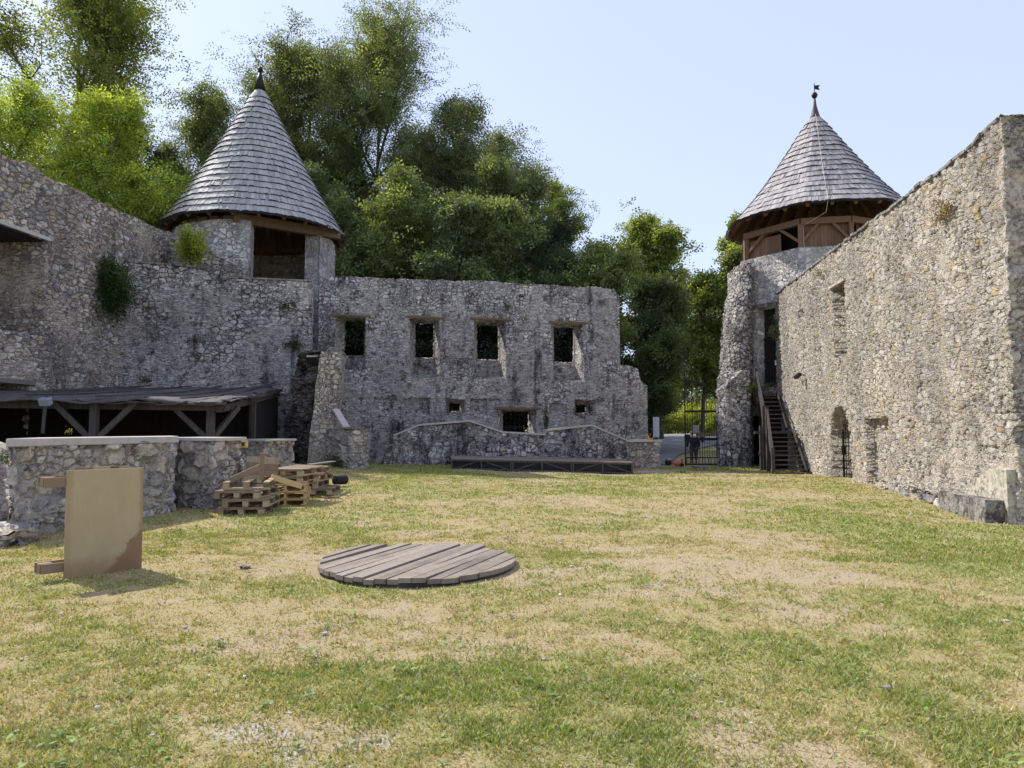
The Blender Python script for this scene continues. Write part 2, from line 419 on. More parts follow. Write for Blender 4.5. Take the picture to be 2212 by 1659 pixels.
M_mid = stone('layered grey masonry', 3.8, 1.6, GREYW, (.52,.475,.44), plaster=.28, pcol=(.46,.41,.365), dark=.50, white=.62, disp=.10, small=.38, layer=.7, lbias=(0,-.035,.15), mdark=.28, cvar=.95)
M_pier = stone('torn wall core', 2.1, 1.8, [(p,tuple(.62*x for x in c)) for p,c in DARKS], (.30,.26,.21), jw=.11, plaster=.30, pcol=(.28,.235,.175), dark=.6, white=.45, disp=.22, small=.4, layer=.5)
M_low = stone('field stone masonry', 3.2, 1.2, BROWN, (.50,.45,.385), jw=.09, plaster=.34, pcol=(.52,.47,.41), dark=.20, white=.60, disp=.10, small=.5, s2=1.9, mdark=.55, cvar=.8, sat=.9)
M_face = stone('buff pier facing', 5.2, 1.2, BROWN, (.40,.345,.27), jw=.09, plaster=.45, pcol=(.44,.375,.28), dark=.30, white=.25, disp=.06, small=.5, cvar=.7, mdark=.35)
M_stage = stone('dark field stone masonry', 3.9, 1.2, GREYW, (.36,.335,.315), jw=.09, plaster=.30, pcol=(.42,.385,.35), dark=.66, white=.60, disp=.08, small=.4)
M_tow = stone('tower masonry', 3.2, 1.2, GREYW, (.46,.44,.42), jw=.08, plaster=.45, pcol=(.46,.435,.41), dark=.30, white=.4, disp=.06, small=.45, mdark=.5)
M_drum = stone('dark smooth tower shaft', 3.0, 1.0, DARKS, (.28,.265,.25), plaster=.75, pcol=(.27,.25,.235), dark=.55, white=.35, disp=.05, small=.4)
M_towB = stone('tower rubble stub', 4.4, 1.2, [(0,(.40,.375,.36)),(.3,(.52,.49,.46)),(.6,(.45,.41,.365)),(.85,(.58,.545,.515))], (.22,.20,.185), jw=.10, plaster=.05, dark=.25, white=.2, disp=.13, small=.35)
M_rock = stone('ledge rock', 1.4, 2.6, BROWN, (.32,.285,.24), jw=.05, plaster=.5, pcol=(.44,.40,.345), dark=.3, white=.5, disp=.12)
M_conc = plain('worn concrete', (.46,.43,.39), .9, var=.3, bs=6)
M_concD = stone('mossy concrete', 9, 1, [(0,(.26,.24,.225)),(.5,(.33,.30,.28)),(.8,(.20,.19,.18))], (.27,.25,.23), plaster=.8, pcol=(.29,.265,.24), dark=.6, white=.2, disp=.02, moss=.3)
M_plas = stone('stained plaster', 6, .3, [(0,(.48,.43,.34)),(.5,(.55,.50,.42))], (.5,.45,.36), plaster=1.0, pcol=(.47,.43,.35), dark=.45, white=.5, disp=.012)
M_shing = wood('weathered shingles', [(.1,(.24,.235,.23)),(.4,(.33,.325,.32)),(.62,(.40,.395,.385)),(.9,(.48,.47,.46))], .66, (9,9,1.6), .55, .25)
M_shing2 = wood('grey brown shingles', [(.1,(.21,.195,.195)),(.4,(.31,.29,.288)),(.62,(.39,.365,.355)),(.9,(.46,.43,.40))], .68, (9,9,1.6), .6, .3)
M_shadeline = plain('painted course shadow', (.028,.026,.03), .95)  # near-black colour paints the shadow line under each shingle course
M_shedw = wood('dark shed wood', [(.15,(.035,.031,.029)),(.5,(.075,.067,.061)),(.85,(.15,.135,.123))], .85, (16,16,1.6), .3)  # very dark wood shared by the shed and stage frames
M_beam = wood('old beam wood', [(.15,(.075,.05,.035)),(.5,(.15,.10,.065)),(.85,(.24,.17,.11))], .8, (9,9,1.2), .3)
M_timber = wood('brown stained timber', [(.15,(.125,.073,.045)),(.5,(.185,.11,.068)),(.85,(.25,.155,.10))], .7, (11,11,1.0), .35, .1)
M_stair = wood('dark stained stair wood', [(.15,(.036,.031,.029)),(.5,(.07,.061,.057)),(.85,(.13,.117,.108))], .7, (6,6,6), .35)
M_post = wood('grey post wood', [(.15,(.11,.10,.095)),(.5,(.20,.18,.165)),(.85,(.32,.29,.26))], .85, (16,16,1.6), .3)
M_pallet = wood('pallet wood', [(.12,(.10,.068,.046)),(.4,(.18,.125,.082)),(.62,(.28,.205,.13)),(.9,(.48,.375,.25))], .8, (7,7,7), .62, .25)
M_pallet2 = wood('yellow pallet wood', [(.12,(.42,.29,.13)),(.5,(.54,.39,.18)),(.9,(.64,.49,.26))], .8, (7,7,7), .5, .2)
M_deck = wood('worn deck planks', [(.12,(.15,.12,.10)),(.4,(.22,.18,.15)),(.65,(.28,.235,.20)),(.9,(.36,.31,.27))], .8, (5,20,5), .45, .35)
M_disc = wood('grey weathered planks', [(.12,(.12,.095,.075)),(.4,(.205,.168,.135)),(.65,(.27,.225,.185)),(.9,(.36,.31,.26))], .75, (14,14,10), .42, .45)
M_iron = plain('black iron', (.022,.021,.022), .55, .4)
M_dark = plain('dark opening', (.012,.012,.013), .9)
M_rust = plain('brown sheet metal', (.085,.06,.058), .6, .1)
M_white = plain('white enamel', (.72,.72,.72), .5, var=.06)
M_glassb = plain('lamp glass', (.25,.27,.30), .15)
M_orange = plain('orange paint', (.72,.25,.02), .5, var=.1)
M_shade = plain('painted deep shade', (.016,.014,.013), .95)  # near-black colour stands in for deep shade
M_red = plain('red paint', (.55,.07,.03), .5, var=.15)
M_rubber = plain('black rubber', (.018,.018,.018), .8)
M_leaf = leafmat('leaf')
M_leafD = leafmat('needle', .15)
M_bark = wood('bark', [(.2,(.05,.042,.036)),(.6,(.11,.095,.08)),(.9,(.17,.15,.13))], .95, (9,9,2), .2)
# felt roof of the shed
M_felt, nt = newmat('roofing felt')
tc = nd(nt, 'TexCoord').outputs['Object']
n1 = noise(nt, vscale(nt, tc, (1.5, .35, 1)), 2.0, 6, .7); n2 = noise(nt, tc, 22, 4, .7)
c = ramp(nt, n1, [(.3,(.05,.047,.048)),(.5,(.085,.079,.077)),(.7,(.14,.13,.123))])
c = mixc(nt, mapr(nt, n2, .62, .70), c, (.26,.21,.15))
c = mixc(nt, mapr(nt, noise(nt, tc, 3.1, 5, .8), .66, .70), c, (.03,.028,.028))
finish(M_felt, nt, c, .85, .25, bump=n1, bdist=.05, bstr=.8)
# plywood board with a damp stain along its foot and right edge
M_ply, nt = newmat('plywood')
tc = nd(nt, 'TexCoord').outputs['Object']; sx = nd(nt, 'SeparateXYZ', {0: tc})
n1 = noise(nt, tc, 4.5, 5, .6); n2 = noise(nt, vscale(nt, tc, (40, 40, 3)), 1, 4, .6)
c = mixc(nt, n2, (.37,.285,.16), (.43,.335,.19))
c = mixc(nt, mth(nt, 'MULTIPLY', mapr(nt, n1, .35, .7), .3), c, (.50,.40,.24))
wob_ = mth(nt, 'MULTIPLY', mth(nt, 'SUBTRACT', noise(nt, tc, 5, 6, .75), .5), .45)
k0 = mth(nt, 'ADD', sx.outputs[2], wob_)
c = mixc(nt, mth(nt, 'MULTIPLY', mapr(nt, k0, .30, .06), .65), c, (.27,.16,.075))
k1 = mth(nt, 'SUBTRACT', k0, mth(nt, 'MULTIPLY', mth(nt, 'SUBTRACT', sx.outputs[0], .0), 1.15))
c = mixc(nt, mth(nt, 'MULTIPLY', mapr(nt, k1, .05, -.01), .75), c, (.19,.10,.052))
k2 = mth(nt, 'ADD', sx.outputs[0], mth(nt, 'MULTIPLY', wob_, .25))
c = mixc(nt, mth(nt, 'MULTIPLY', mapr(nt, k2, .345, .372), .55), c, (.25,.14,.065))
c = mixc(nt, mth(nt, 'MULTIPLY', mapr(nt, k2, -.31, -.37), .4), c, (.28,.18,.085))
c = mixc(nt, mth(nt, 'MULTIPLY', mapr(nt, noise(nt, tc, 30, 3, .7), .68, .74), .5), c, (.16,.12,.08))
finish(M_ply, nt, c, .55, .35, bump=n2, bdist=.002, bstr=.3)
# black netting stretched over the stage front
M_net, nt = newmat('black net')
tc = nd(nt, 'TexCoord').outputs['Object']
d = nd(nt, 'BsdfDiffuse', {'Color': (.03,.032,.034,1)}); t = nd(nt, 'BsdfTransparent')
k = mth(nt, 'ADD', .80, mth(nt, 'MULTIPLY', noise(nt, tc, 3, 3, .6), .25), clamp=True)
x = nd(nt, 'MixShader', {0: k, 1: t.outputs[0], 2: d.outputs[0]}); nd(nt, 'OutputMaterial', {'Surface': x.outputs[0]})
# ------------------------------------------------------------------ ground
def patches(x, y):
    """0 bare / straw ... 1 green, and gravel share"""
    n = .55*fbm(x*.33+3, y*.33+9, 3, 4) + .45*fbm(x*1.3, y*1.3, 11, 4)
    n = n + .22*(fbm(x*3.4+8, y*4.4, 17, 3)-.5)
    g = (n - .5)*2.2 + .52
    def blob(cx, cy, sx, sy, a, rot=0.0):
        dx = x-cx; dy = y-cy; ca, sa = math.cos(rot), math.sin(rot)
        u = (dx*ca+dy*sa)/sx; v = (-dx*sa+dy*ca)/sy
        return a*np.exp(-(u*u+v*v))
    g = g + blob(2.6,4.3,3.6,1.5,.30) + blob(-1.0,4.9,1.8,.8,.20) + blob(6.2,12.5,1.3,4.5,.42,.1) + blob(9.4,20,1.2,5,.25) + blob(-3.4,12,1.1,2.6,.28,-.2)
    g = g + blob(-1.0,22,5,3,.28) + blob(-1,7.25,1.6,.5,.28) + blob(4,6.6,2.2,.6,.2) + blob(-4,28.3,4,1.5,.5) + blob(10,31.5,2.5,1.2,.35)
    g = g - blob(2.2,10.0,3.0,2.4,.36) - blob(-2.6,6.5,2.0,.45,.38,.08) - blob(-1.6,12.4,2.2,.8,.38) - blob(3.0,16.5,3.5,2.2,.22) - blob(-1.3,8.5,1.7,1.55,.22)
    g = g - blob(-1.3,3.9,.9,.28,.45,-.25) - blob(3.6,7.9,.8,.25,.35)
    gr = blob(-1.3,3.85,1.0,.30,.62,-.25) + blob(6.9,28.2,3.2,.8,1.2) + blob(1,26.5,5,.4,.9) + blob(4.7,6.2,.55,.2,.9) + blob(.6,3.4,.7,.2,.5) + blob(-3.2,3.6,1.2,.2,.4) + blob(1.5,22,1.6,.4,.7)+ blob(3.4,24,2.,.4,.6)
    gr = gr*(.35+.9*fbm(x*2.3, y*2.3, 23, 4)) + .5*np.clip(fbm(x*2.9+7, y*2.9, 31, 4)-.62, 0, 1)*3
    return np.clip(g, 0, 1), np.clip(gr, 0, 1)
def bare(x, y, g):
    b = fbm(x*.75+40, y*1.1+3, 51, 5)+.35*(fbm(x*5, y*6, 57, 3)-.5)
    return np.clip((b-.575-.22*(g-.45))*6, 0, 1)*.85
def axis(fine, a, b, far):
    core = np.arange(a, b + 1e-6, fine); out = []; s = fine; p = b
    while p < far: s *= 1.22; p += s; out.append(p)
    lo = []; s = fine; p = a
    while p > -far: s *= 1.22; p -= s; lo.append(p)
    return np.concatenate((lo[::-1], core, out))
xs = axis(.11, -10, 13, 1800); ys = axis(.11, 1.5, 34, 1800)
X, Y = np.meshgrid(xs, ys, indexing='ij')
Xc = np.clip(X, -60, 60); Yc = np.clip(Y, -20, 90)
Z = gz(Xc, Yc) + (fbm(X*.8, Y*.8, 5, 4)-.5)*.07 + (fbm(X*5, Y*5, 6, 2)-.5)*.02
G_, R_ = patches(X, Y)
idx = np.arange(X.size).reshape(X.shape)
Qg = np.stack([idx[:-1,:-1], idx[1:,:-1], idx[1:,1:], idx[:-1,1:]], -1).reshape(-1, 4)
tint = np.stack([G_.ravel(), R_.ravel(), bare(X, Y, G_).ravel()], 1)
M_ground, nt = newmat('dry grass ground')
at = nd(nt, 'SeparateColor', {0: nd(nt, 'Attribute', attribute_name='tint').outputs['Color']})
tc = nd(nt, 'TexCoord').outputs['Object']
n1 = noise(nt, tc, 9, 6, .7); n2 = noise(nt, tc, 42, 4, .7); n3 = noise(nt, tc, 2.2, 5, .65)
gk = mth(nt, 'ADD', at.outputs[0], mth(nt, 'MULTIPLY', mth(nt, 'SUBTRACT', n1, .5), 1.1))
straw = mixc(nt, n2, (.20,.155,.08), (.54,.44,.25))
green = mixc(nt, n2, (.14,.145,.045), (.46,.44,.19))
c = mixc(nt, mapr(nt, gk, .30, .80), straw, green)
soil = mixc(nt, mth(nt, 'MULTIPLY', mapr(nt, mth(nt, 'ADD', at.outputs[2], mth(nt, 'MULTIPLY', mth(nt, 'SUBTRACT', n1, .5), .8)), .3, .7), .8), c, mixc(nt, n2, (.27,.205,.13), (.52,.42,.29)))
gv = nd(nt, 'TexVoronoi', {'Vector': tc, 'Scale': 45.0})
grav = mixc(nt, nd(nt, 'SeparateColor', {0: gv.outputs['Color']}).outputs[0], (.30,.26,.22), (.50,.45,.40))
c = mixc(nt, mapr(nt, mth(nt, 'ADD', at.outputs[1], mth(nt, 'MULTIPLY', mth(nt, 'SUBTRACT', n1, .5), .9)), .35, .65), soil, grav)
finish(M_ground, nt, c, .95, .1, bump=mth(nt, 'ADD', n2, mth(nt, 'MULTIPLY', n1, .8)), bdist=.03, bstr=.8)
ground = put('ground', mesh_np('ground', np.stack([X.ravel(), Y.ravel(), Z.ravel()], 1), Qg, True, tint), M_ground)
tag(ground, kind='structure')
def gnd(x, y):
    return g1(x, y)
# grass blades, denser where the turf is green
rng = np.random.default_rng(5)
def blades(n, y0, y1, p, hs, wmul, seed):
    r = np.random.default_rng(seed)
    u = r.random(n); yy = (y0**(1-p) + u*(y1**(1-p)-y0**(1-p)))**(1/(1-p))
    half = np.minimum(.90*yy+2.0, 13)
    xx = (r.random(n)*2-1)*half
    g, gr = patches(xx, yy)
    loc = fbm(xx*6, yy*6, 41, 3)
    pr = np.clip(.36 + .8*g + (loc-.5)*1.7, .12, 1)*(1-.8*np.clip(gr*1.3, 0, 1))*(1-.5*bare(xx, yy, g))
    inside = (xx < 8.1+.121*yy) & (xx > -8.5) & ~((yy < 14.6) & (xx < -7.3+.33*(yy-10.4)) & (yy > 9.6)) & ~((xx+1.1)**2+(yy-8.5)**2 < 1.2**2) & ~((np.abs(xx-1.1) < 3.4) & (yy > 27.0) & (yy < 30))
    k = (r.random(n) < pr) & inside
    xx, yy, g, loc = xx[k], yy[k], g[k], loc[k]; m = len(xx)
    zz = gz(xx, yy) + (fbm(xx*.8, yy*.8, 5, 4)-.5)*.07 + (fbm(xx*5, yy*5, 6, 2)-.5)*.02
    h = hs*(.45+1.1*r.random(m)**1.7)*(.7+.6*loc)*(.75+.5*g); w = wmul*(.0035+.0035*r.random(m))*(.6+.13*yy)
    az = r.random(m)*6.283; lean = .45+1.05*r.random(m); la = r.random(m)*6.283
    bx, by = np.cos(az)*w, np.sin(az)*w
    tx, ty = np.cos(la)*h*np.sin(lean), np.sin(la)*h*np.sin(lean); tz = h*np.cos(lean)
    V = np.empty((m, 3, 3))
    V[:,0] = np.stack([xx-bx, yy-by, zz-.004], 1); V[:,1] = np.stack([xx+bx, yy+by, zz-.004], 1); V[:,2] = np.stack([xx+tx, yy+ty, zz+tz], 1)
    t = np.clip(-.04+g*.95 + (r.random(m)-.5)*1.0 + (loc-.5)*1.3, 0, 1)[:, None]
    dry = np.array((.60,.485,.25))*(.6+.6*r.random(m))[:, None]
    lush = np.array((.225,.285,.05))*(.55+.85*r.random(m))[:, None]
    ct = np.clip(dry*(1-t)+lush*t, 0, .7)
    return V.reshape(-1, 3), np.arange(m*3).reshape(-1, 3), np.repeat(ct, 3, 0)
parts = [blades(620000, 2.4, 11, 1.25, .034, 1.1, 1), blades(340000, 9, 32, 1.1, .040, 1.3, 2)]
# low broad-leaved weeds
nw = 2200
wx = rng.uniform(-6, 8, nw); wy = 2.8 + 14*rng.random(nw)**1.8
gk_, gr_ = patches(wx, wy); sel = (rng.random(nw) < .25+.6*gk_) & (np.abs(wx) < .8*wy+.5) & ~((wx+1.1)**2+(wy-8.5)**2 < 1.3**2) & (wx > -6.0+.2*wy-1.5)
wv = []; wt = []; wc = []; cnt = 0
for x, y in zip(wx[sel], wy[sel]):
    z = g1(x, y); s = rng.uniform(.02, .05)
    base = np.array((.17,.25,.05))*rng.uniform(.7, 1.5)
    for j in range(int(rng.integers(4, 9))):
        a = rng.random()*6.283; ox, oy = x+rng.normal(0, s*.8), y+rng.normal(0, s*.8)
        d = np.array((math.cos(a), math.sin(a), rng.uniform(.1,.5)))*s; e = np.array((-math.sin(a), math.cos(a), 0))*s*.3
        o = np.array((ox, oy, z+.012+rng.random()*.02))
        wv += [o, o+d*.55+e, o+d, o+d*.55-e]; wt += [(cnt,cnt+1,cnt+2),(cnt,cnt+2,cnt+3)]; wc += [base*rng.uniform(.8,1.2)]*4; cnt += 4
parts.append((np.array(wv), np.array(wt), np.array(wc)))
off = 0; VV = []; TT = []; CC = []
for v, t, c_ in parts: VV.append(v); TT.append(t+off); CC.append(c_); off += len(v)
M_grass = leafmat('grass blade', .25, .6)
grass = put('grass', mesh_np('grass', np.concatenate(VV), None, False, np.concatenate(CC), np.concatenate(TT)), M_grass)
tag(grass, 'short mown grass and straw tufts over the courtyard', 'grass', kind='stuff')
# pebbles
pv = []; pq = []; cnt = 0
n = 2000; px_ = rng.uniform(-7, 9, n); py_ = 2.8 + 25*rng.random(n)**2.2
g_, r_ = patches(px_, py_); sel = (rng.random(n) < .10+.9*r_+.25*(1-g_)) & (np.abs(px_) < .9*py_+2) & ~((px_+1.1)**2+(py_-8.5)**2 < 1.25**2) & (px_ > -6.2+.1*py_)
ico = [(0,0,1),(.89,0,.45),(.28,.85,.45),(-.72,.53,.45),(-.72,-.53,.45),(.28,-.85,.45),(.72,.53,-.45),(-.28,.85,-.45),(-.89,0,-.45),(-.28,-.85,-.45),(.72,-.53,-.45),(0,0,-1)]
icf = [(0,1,2),(0,2,3),(0,3,4),(0,4,5),(0,5,1),(1,6,2),(2,7,3),(3,8,4),(4,9,5),(5,10,1),(6,7,2),(7,8,3),(8,9,4),(9,10,5),(10,6,1),(11,7,6),(11,8,7),(11,9,8),(11,10,9),(11,6,10)]
ico = np.array(ico)
for x, y in zip(px_[sel], py_[sel]):
    s = .006+.015*rng.random()**3*(1+.05*y)
    A = rng.random()*6.283; q = ico*(1+rng.normal(0,.18,(12,1)))*np.array((s*rng.uniform(.8,1.7), s, s*.6))
    q = np.stack([q[:,0]*math.cos(A)-q[:,1]*math.sin(A)+x, q[:,0]*math.sin(A)+q[:,1]*math.cos(A)+y, q[:,2]+g1(x,y)+s*.45], 1)
    pv.append(q); pq += [(a+cnt,b+cnt,c_+cnt) for a,b,c_ in icf]; cnt += 12
M_peb, nt = newmat('pebble')
rn = nd(nt, 'NewGeometry').outputs['Random Per Island']
finish(M_peb, nt, ramp(nt, rn, [(0,(.24,.22,.20)),(.5,(.38,.35,.32)),(1,(.58,.55,.51))]), .85)
tag(put('gravel', mesh_np('gravel', np.concatenate(pv), None, False, None, pq), M_peb), 'pale pebbles scattered in the thin turf', 'gravel', kind='stuff')
# road beyond the gate
def road_pts():
    L_ = [(6.55,33.5),(6.3,38),(6.3,44),(6.8,50),(8,57),(11,63),(17,67),(30,70)]
    R_2 = [(7.45,33.5),(8.0,36.5),(9.4,40.5),(11.6,45),(14.2,49.5),(17,53.5),(21,57),(31,60)]
    return L_, R_2
La, Ra = road_pts(); V = []; Qr = []
tt = np.linspace(0, len(La)-1, 70)
for t in tt:
    i = min(int(t), len(La)-2); f = t-i
    a = np.array(La[i])*(1-f)+np.array(La[i+1])*f; b = np.array(Ra[i])*(1-f)+np.array(Ra[i+1])*f
    for k in range(7):
        p = a+(b-a)*k/6; V.append((p[0], p[1], g1(*p)+.05))
for i in range(69):
    for k in range(6): Qr.append((i*7+k, i*7+k+1, (i+1)*7+k+1, (i+1)*7+k))
M_road, nt = newmat('asphalt'); tc = nd(nt, 'TexCoord').outputs['Object']
n1 = noise(nt, tc, 60, 3, .7); n2 = noise(nt, vscale(nt, tc, (1,.3,1)), .8, 5, .6)
finish(M_road, nt, mixc(nt, n2, mixc(nt, n1, (.13,.13,.135), (.20,.20,.205)), (.24,.235,.235)), .85, .3, bump=n1, bdist=.01)
tag(put('road', mesh_np('road', V, Qr, True), M_road), kind='structure')
# ------------------------------------------------------------------ coping strip along a 3-D polyline
def strip(pts, w, t, side, mat, parent, name='coping', lift=0.0):
    """slab of thickness t laid on pts, w deep away from the viewer (side = horizontal unit vector)"""
    m = MB(); s = Vector((side[0], side[1], 0))
    for a, b in zip(pts[:-1], pts[1:]):
        a = Vector(a); b = Vector(b); up = Vector((0, 0, 1))
        P = []
        for h in (0, t):
            for p in (a, b):
                pass
        f0, f1 = a - s*.04, b - s*.04; k0, k1 = a + s*w, b + s*w
        lo = [f0, f1, k1, k0]; P = [p + up*lift for p in lo] + [p + up*(lift+t) for p in lo]
        m.hexa(P)
    return m.build(name, mat, parent)
# ================================================================== right boundary wall
RA = (9.92, 14.2); RB = (12.2, 33.0)
def rw(px, py, off=0.0): return onwall(px, py, RB, RA, off)
LR = math.hypot(RA[0]-RB[0], RA[1]-RB[1])
def rwarp(V):
    k = np.clip((14.75-V[:, 1])*2.2, 0, 1)*np.clip((11.2-V[:, 0])*2, 0, 1)
    s_ = np.floor(V[:, 2]/.34+.3*vnoise(V[:, 2]*2, V[:, 2]*0, 3)); h = vnoise(s_*7.7+.5, s_*0+.5, 5)-.5
    V[:, 0] += k*(h*.13+(fbm(V[:, 2]*3, V[:, 2]*0, 8, 3)-.5)*.12); V[:, 1] += k*((vnoise(s_*3.3+.5, s_*0+2.5, 9)-.5)*.13+(fbm(V[:, 2]*2.6+9, V[:, 2]*0, 4, 3)-.5)*.12)
    return V
t_ = thing('stone_wall', 'tall sunlit buff rubble wall along the right side of the yard with an arched doorway', 'wall', (10.8, 22, -.3))
prof = [(0, rw(1681, 631)[1])]
for p in ((1833,516),(1932,443),(2108,309),(2113,300),(2150,262)):
    prof.append(rw(*p))
prof.append((LR-.02, rw(2184, 233)[1])); prof.append((LR+1.9, rw(2184, 233)[1]-.02))
n1 = [rw(1799, 700)[0], rw(1827, 700)[0], rw(1813, 771)[1], rw(1827, 606)[1], .8]
n2 = [rw(1869, 950)[0], rw(1922, 950)[0], -.35, rw(1895, 903)[1], .26]
n3 = [rw(1723, 676)[0], rw(1736, 676)[0], rw(1730, 686)[1], rw(1730, 669)[1], .5]
ua, ub = rw(1796, 1030)[0], rw(1838, 1030)[0]; hw = (ub-ua)/2; zt = rw(1817, 876)[1]
arcs = [((ua+ub)/2, hw, -.25, zt-hw*1.25, 1.0)]
wall('masonry', t_, M_right, [RB, RA, (RA[0]+1.9, RA[1]-.12)], -.9, prof, thick=.7, niches=[n1, n2, n3], arcs=arcs, cell=.052, rag=.08, seed=3, warp=rwarp)
dR = np.array((RA[0]-RB[0], RA[1]-RB[1]))/LR; nR = np.array((dR[1], -dR[0]))      # nR points into the yard
def rP(u, off, z): p = np.array(RB)+dR*u-nR*off; return (p[0], p[1], z)
m = MB()      # thin capping course
us = np.linspace(.1, LR-.1, 60)
tu = [p[0] for p in prof]; tz = [p[1] for p in prof]
for a, b in zip(us[:-1], us[1:]):
    za, zb = np.interp(a, tu, tz), np.interp(b, tu, tz); j = random.uniform(-.03, .03); za += random.uniform(-.05, .02); zb += random.uniform(-.05, .02)
    m.hexa([rP(a,-.05+j,za-.02), rP(b,-.05+j,zb-.02), rP(b,.75,zb-.02), rP(a,.75,za-.02), rP(a,-.05+j,za+.05), rP(b,-.05+j,zb+.05), rP(b,.75,zb+.05), rP(a,.75,za+.05)])
m.build('coping', stone('dark capping', 5, 1, DARKS, plaster=.3, dark=.4, white=0, disp=.0), t_)
m = MB(); m.bar(rP(n1[0]-.12, -.02, n1[3]+.05), rP(n1[1]+.12, -.02, n1[3]+.05), .12, .09); m.build('lintel', M_plas, t_)
# iron gate standing in the arched doorway
g_ = thing('iron_gate', 'narrow black iron gate inside the arched doorway of the sunlit wall', 'gate', rP(ub-.3, .5, -.1))
m = MB(); g0, g1_ = ua+.03, ua+hw*1.35
m.bar(rP(g0, .42, -.15), rP(g0, .42, 1.75), .05, .05); m.bar(rP(g1_, .42, -.15), rP(g1_, .42, 1.35), .05, .05)
m.bar(rP(g0, .42, .0), rP(g1_, .42, .0), .04, .05); m.bar(rP(g0, .42, .98), rP(g1_, .42, .98), .04, .05); m.tube([rP(g0+(g1_-g0)*k/6, .42, 1.72-.4*(k/6)**2) for k in range(7)], .022)
m.build('gate_frame', M_iron, g_)
m = MB()
for k in range(1, 5):
    u = g0+(g1_-g0)*k/5; m.tube([rP(u, .42, -.1), rP(u, .42, 1.7-.4*(k/5)**2)], .013, 6)
m.build('bars', M_iron, g_)
m = MB(); m.box(rP(g0+.06, .42, .82), (.10, .16, .30)); m.build('lock_box', M_iron, g_)
# plaster pier foot, concrete block and rubble footing at the near end of that wall
t_ = thing('plaster_panel', 'stained cream plaster patch at the near foot of the sunlit wall', 'plaster', rP(LR-1, 0, 0))
poly = [(LR-1.75,-.3),(LR-1.72,.12),(LR-1.25,.52),(LR-.85,.70),(LR-.45,.80),(LR-.10,.78),(LR-.07,-.6),(LR-1.6,-.6)]
m = MB(); V = [rP(u, -.13, z) for u, z in poly]+[rP(u, .05, z) for u, z in poly]; k = len(poly)
m.add(V, [tuple(range(k)), tuple(range(k, 2*k))[::-1]]+[(i, k+i, k+(i+1) % k, (i+1) % k) for i in range(k)]); m.build('plaster', M_plas, t_, bevel=.015)
t_ = thing('concrete_block', 'long mossy grey concrete block lying along the foot of the right wall', 'block', rP(LR-1.2, -.3, -.1))
fp = [rP(LR-2.35, -.12, 0), rP(LR-2.35, -.42, 0), rP(LR-.22, -.48, 0), rP(LR-.22, -.12, 0)]
fp = [fp[0], fp[1], fp[2], fp[3]]
def wob(V, s=7.0, a=.03):
    V[:, 0] += (fbm(V[:,1]*s, V[:,2]*s, 3, 3)-.5)*a*2; V[:, 2] += (fbm(V[:,1]*s*.6, V[:,0]*s*.6, 4, 3)-.5)*a; return V
def solid(name, parent, mat, foot, z0, z1, cell=.06, warp=None, seed=1, rag=.02):
    """closed masonry block: sides plus a lid"""
    f = [np.array(p[:2], float) for p in foot]
    ar = sum(a[0]*b[1]-b[0]*a[1] for a, b in zip(f, f[1:]+f[:1]))
    if ar < 0: f = f[::-1]
    wall(name, parent, mat, f, z0, z1, thick=None, cell=cell, closed=True, rag=0, seed=seed, warp=warp)
    zt = z1 if not isinstance(z1, (list, tuple)) else min(z for _, z in z1)
    c = sum(f)/len(f); rings = 6; V = []; Q = []
    per = []
    for a, b in zip(f, f[1:]+f[:1]):
        k = max(2, int(np.linalg.norm(b-a)/.1))
        per += [a+(b-a)*i/k for i in range(k)]
    n = len(per)
    for r in range(rings+1):
        for p in per:
            q = p+(c-p)*(r/rings); V.append((q[0], q[1], zt))
    for r in range(rings):
        for i in range(n): Q.append((r*n+i, r*n+(i+1) % n, (r+1)*n+(i+1) % n, (r+1)*n+i))
    V = np.array(V)
    if warp is not None: V = warp(V)
    return V, Q
def block(name, parent, mat, foot, z0, z1, cell=.06, warp=None, seed=1, lid=True):
    V, Q = solid(name, parent, mat, foot, z0, z1, cell, warp, seed)
    if lid:
        o = put('top', mesh_np('top', V-ORG[parent.name], Q, True), mat, parent)
block('body', t_, M_concD, fp, -.75, .16, cell=.05, warp=wob)
t_ = thing('rubble_footing', 'low ledge of rough stones under the sunlit wall beside the concrete block', 'footing', rP(LR-4, -.2, -.1))
fp = [rP(LR-6.9, .1, 0), rP(LR-6.9, -.12, 0), rP(LR-5, -.25, 0), rP(LR-2.45, -.36, 0), rP(LR-2.45, .1, 0)]
block('stones', t_, M_rock, fp, -.6, .06, cell=.05, warp=lambda V: wob(V, 3.5, .08))
# flood lamp and bracket on the right wall
t_ = thing('flood_lamp', 'small black flood lamp fixed to the sunlit wall above the arched doorway', 'lamp', rP(rw(1738,811)[0], -.1, rw(1738,811)[1]))
u0, z0_ = rw(1738, 811)
m = MB(); m.bar(rP(u0, .0, z0_+.02), rP(u0, -.22, z0_+.02), .04, .04); m.build('bracket', M_iron, t_)
m = MB(); m.box(rP(u0+.05, -.28, z0_-.02), (.14, .38, .13), rz=.2, rx=-.35); m.build('housing', M_iron, t_, bevel=.015)
